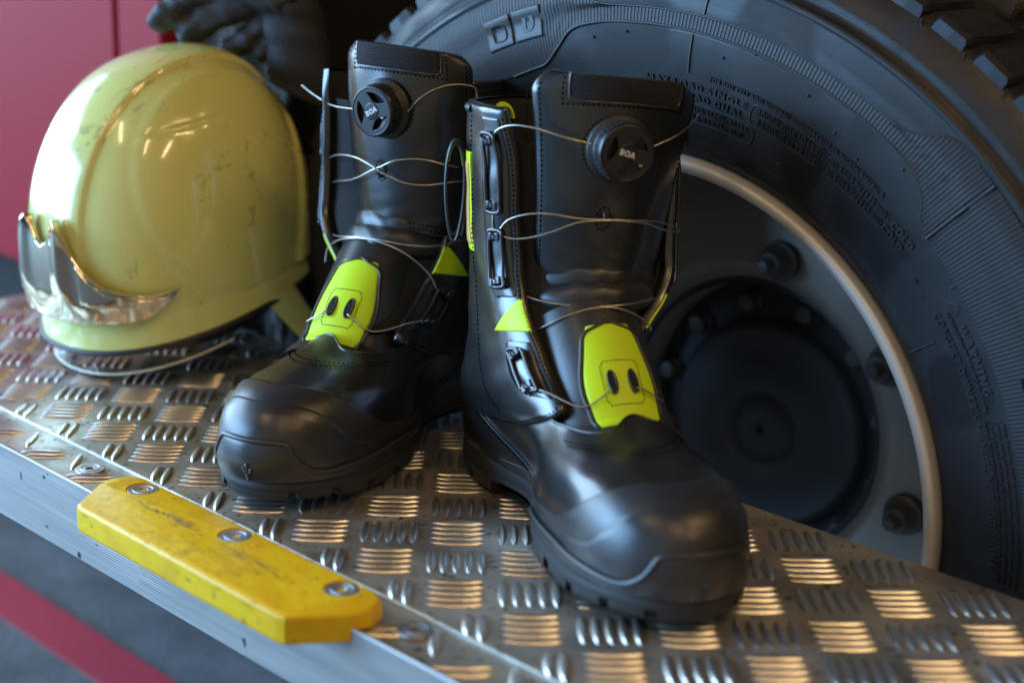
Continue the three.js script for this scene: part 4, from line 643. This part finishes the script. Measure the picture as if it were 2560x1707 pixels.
// ------------------------------------------------------------------ gloves
{
  const cap = (ax, ay, az, bx, by, bz, ra, rb) => (x, y, z) => { const dx = bx - ax, dy = by - ay, dz = bz - az, t = clamp(((x - ax) * dx + (y - ay) * dy + (z - az) * dz) / (dx * dx + dy * dy + dz * dz), 0, 1); return Math.hypot(x - ax - dx * t, y - ay - dy * t, z - az - dz * t) - lerp(ra, rb, t); };
  const smin = (a, b, k) => { const h = clamp(0.5 + 0.5 * (b - a) / k, 0, 1); return lerp(b, a, h) - k * h * (1 - h); };
  const wr = (x, y, z) => 0.0016 * Math.sin(x * 190 + 3 * Math.sin(y * 120)) * Math.sin(z * 160 + 2 * Math.sin(x * 90)) + 0.0011 * Math.sin(y * 260 + x * 140 + 2 * Math.sin(z * 110));
  const G = thing('glove', 'black leather work glove draped behind the helmet', 'glove');
  const palm = cap(-0.497, 0.327, -0.196, -0.468, 0.318, -0.226, 0.020, 0.026);
  const chain = (pts, r) => { const l = []; for (let k = 1; k < pts.length; k++) l.push(cap(...pts[k - 1], ...pts[k], lerp(r[0], r[1], (k - 1) / (pts.length - 1)), lerp(r[0], r[1], k / (pts.length - 1)))); return (x, y, z) => l.reduce((a, f) => smin(a, f(x, y, z), 0.005), 1); };
  const fs = [chain([[-0.505, 0.325, -0.190], [-0.531, 0.312, -0.166], [-0.545, 0.295, -0.150]], [0.0135, 0.0115]), chain([[-0.486, 0.312, -0.206], [-0.514, 0.299, -0.182], [-0.529, 0.285, -0.168]], [0.0150, 0.0125]), chain([[-0.478, 0.298, -0.216], [-0.492, 0.279, -0.206], [-0.505, 0.272, -0.196]], [0.0125, 0.0095]), chain([[-0.472, 0.290, -0.222], [-0.480, 0.268, -0.213]], [0.0105, 0.0085])];
  const body = solid((x, y, z) => { let d = palm(x, y, z); for (const f of fs) d = smin(d, f(x, y, z), 0.005); return d + wr(x, y, z) * 0.7; }, V(-0.505, 0.300, -0.190), V(0.075, 0.075, 0.075), 90);
  part(G, 'hand', body, gloveM);
  const axis = [V(-0.468, 0.325, -0.226), V(-0.463, 0.300, -0.231), V(-0.459, 0.270, -0.235), V(-0.457, 0.234, -0.237)], crv = new THREE.CatmullRomCurve3(axis);
  const cuffG = (ro, flip) => grid(48, 24, (i, j) => { const k = j / 24, c = crv.getPoint(k), d = crv.getTangent(k), a = i / 48 * Math.PI * 2, e0 = V(0.68, lerp(0.1, -0.62, sst(0.6, 1, k)), -0.68), e1 = e0.addScaledVector(d, -d.dot(e0) * lerp(1, 0.25, sst(0.7, 1, k))).normalize(), e2 = d.clone().cross(e1); const r1 = lerp(0.026, 0.031, k) + ro, r2 = lerp(0.024, 0.019, k) + ro, w = 1 + 0.035 * Math.sin(k * 22 + a * 2) + 0.03 * Math.sin(a * 5 + k * 6); return c.clone().addScaledVector(e1, Math.cos(a) * r1 * w).addScaledVector(e2, Math.sin(a) * r2 * w); }, { closeU: true, flip });
  const cuff = part(G, 'cuff', cuffG(0, false), gloveM); part(cuff, 'cuff_lining', cuffG(-0.004, true), blackCloth);
  const hem = []; for (let i = 0; i < 48; i++) { const p = cuffG.cache ?? (cuffG.cache = cuffG(-0.002, false)); const q = p.attributes.position, o = 24 * 49 + i; hem.push(V(q.getX(o), q.getY(o), q.getZ(o))); } part(cuff, 'hem', tube(hem, 0.0032, 120, 7, true), gloveM);
}
// ------------------------------------------------------------------ dark cloth behind the helmet
{
  const J = thing('work_jacket', 'dark heavy jacket cloth hanging behind the helmet and gloves', 'jacket');
  const fold = (x, y) => 0.010 * Math.sin(x * 70 + 2 * Math.sin(y * 14)) + 0.005 * Math.sin(x * 150 - y * 40) + 0.003 * Math.sin(y * 90 + x * 30);
  part(J, 'cloth', grid(40, 50, (i, j) => { const x = lerp(-0.66, -0.475, i / 40), y = lerp(-0.02, 0.52, j / 50); return V(x + 0.02 * Math.sin(y * 9), y, -0.262 + fold(x, y) * 0.8); }), std({ color: rgb(0.032, 0.026, 0.020), roughness: 0.95, bumpMap: rep(T_knit, 30), bumpScale: 0.0005 }));
  part(J, 'hem', tube(Array.from({ length: 30 }, (_, k) => { const y = lerp(0.0, 0.52, k / 29), x = -0.475; return V(x + 0.02 * Math.sin(y * 9), y, -0.262 + fold(x, y) * 0.8); }), 0.003, 60, 6), std({ color: rgb(0.014, 0.012, 0.010), roughness: 0.9 }));
}
renderer.render(scene, camera);
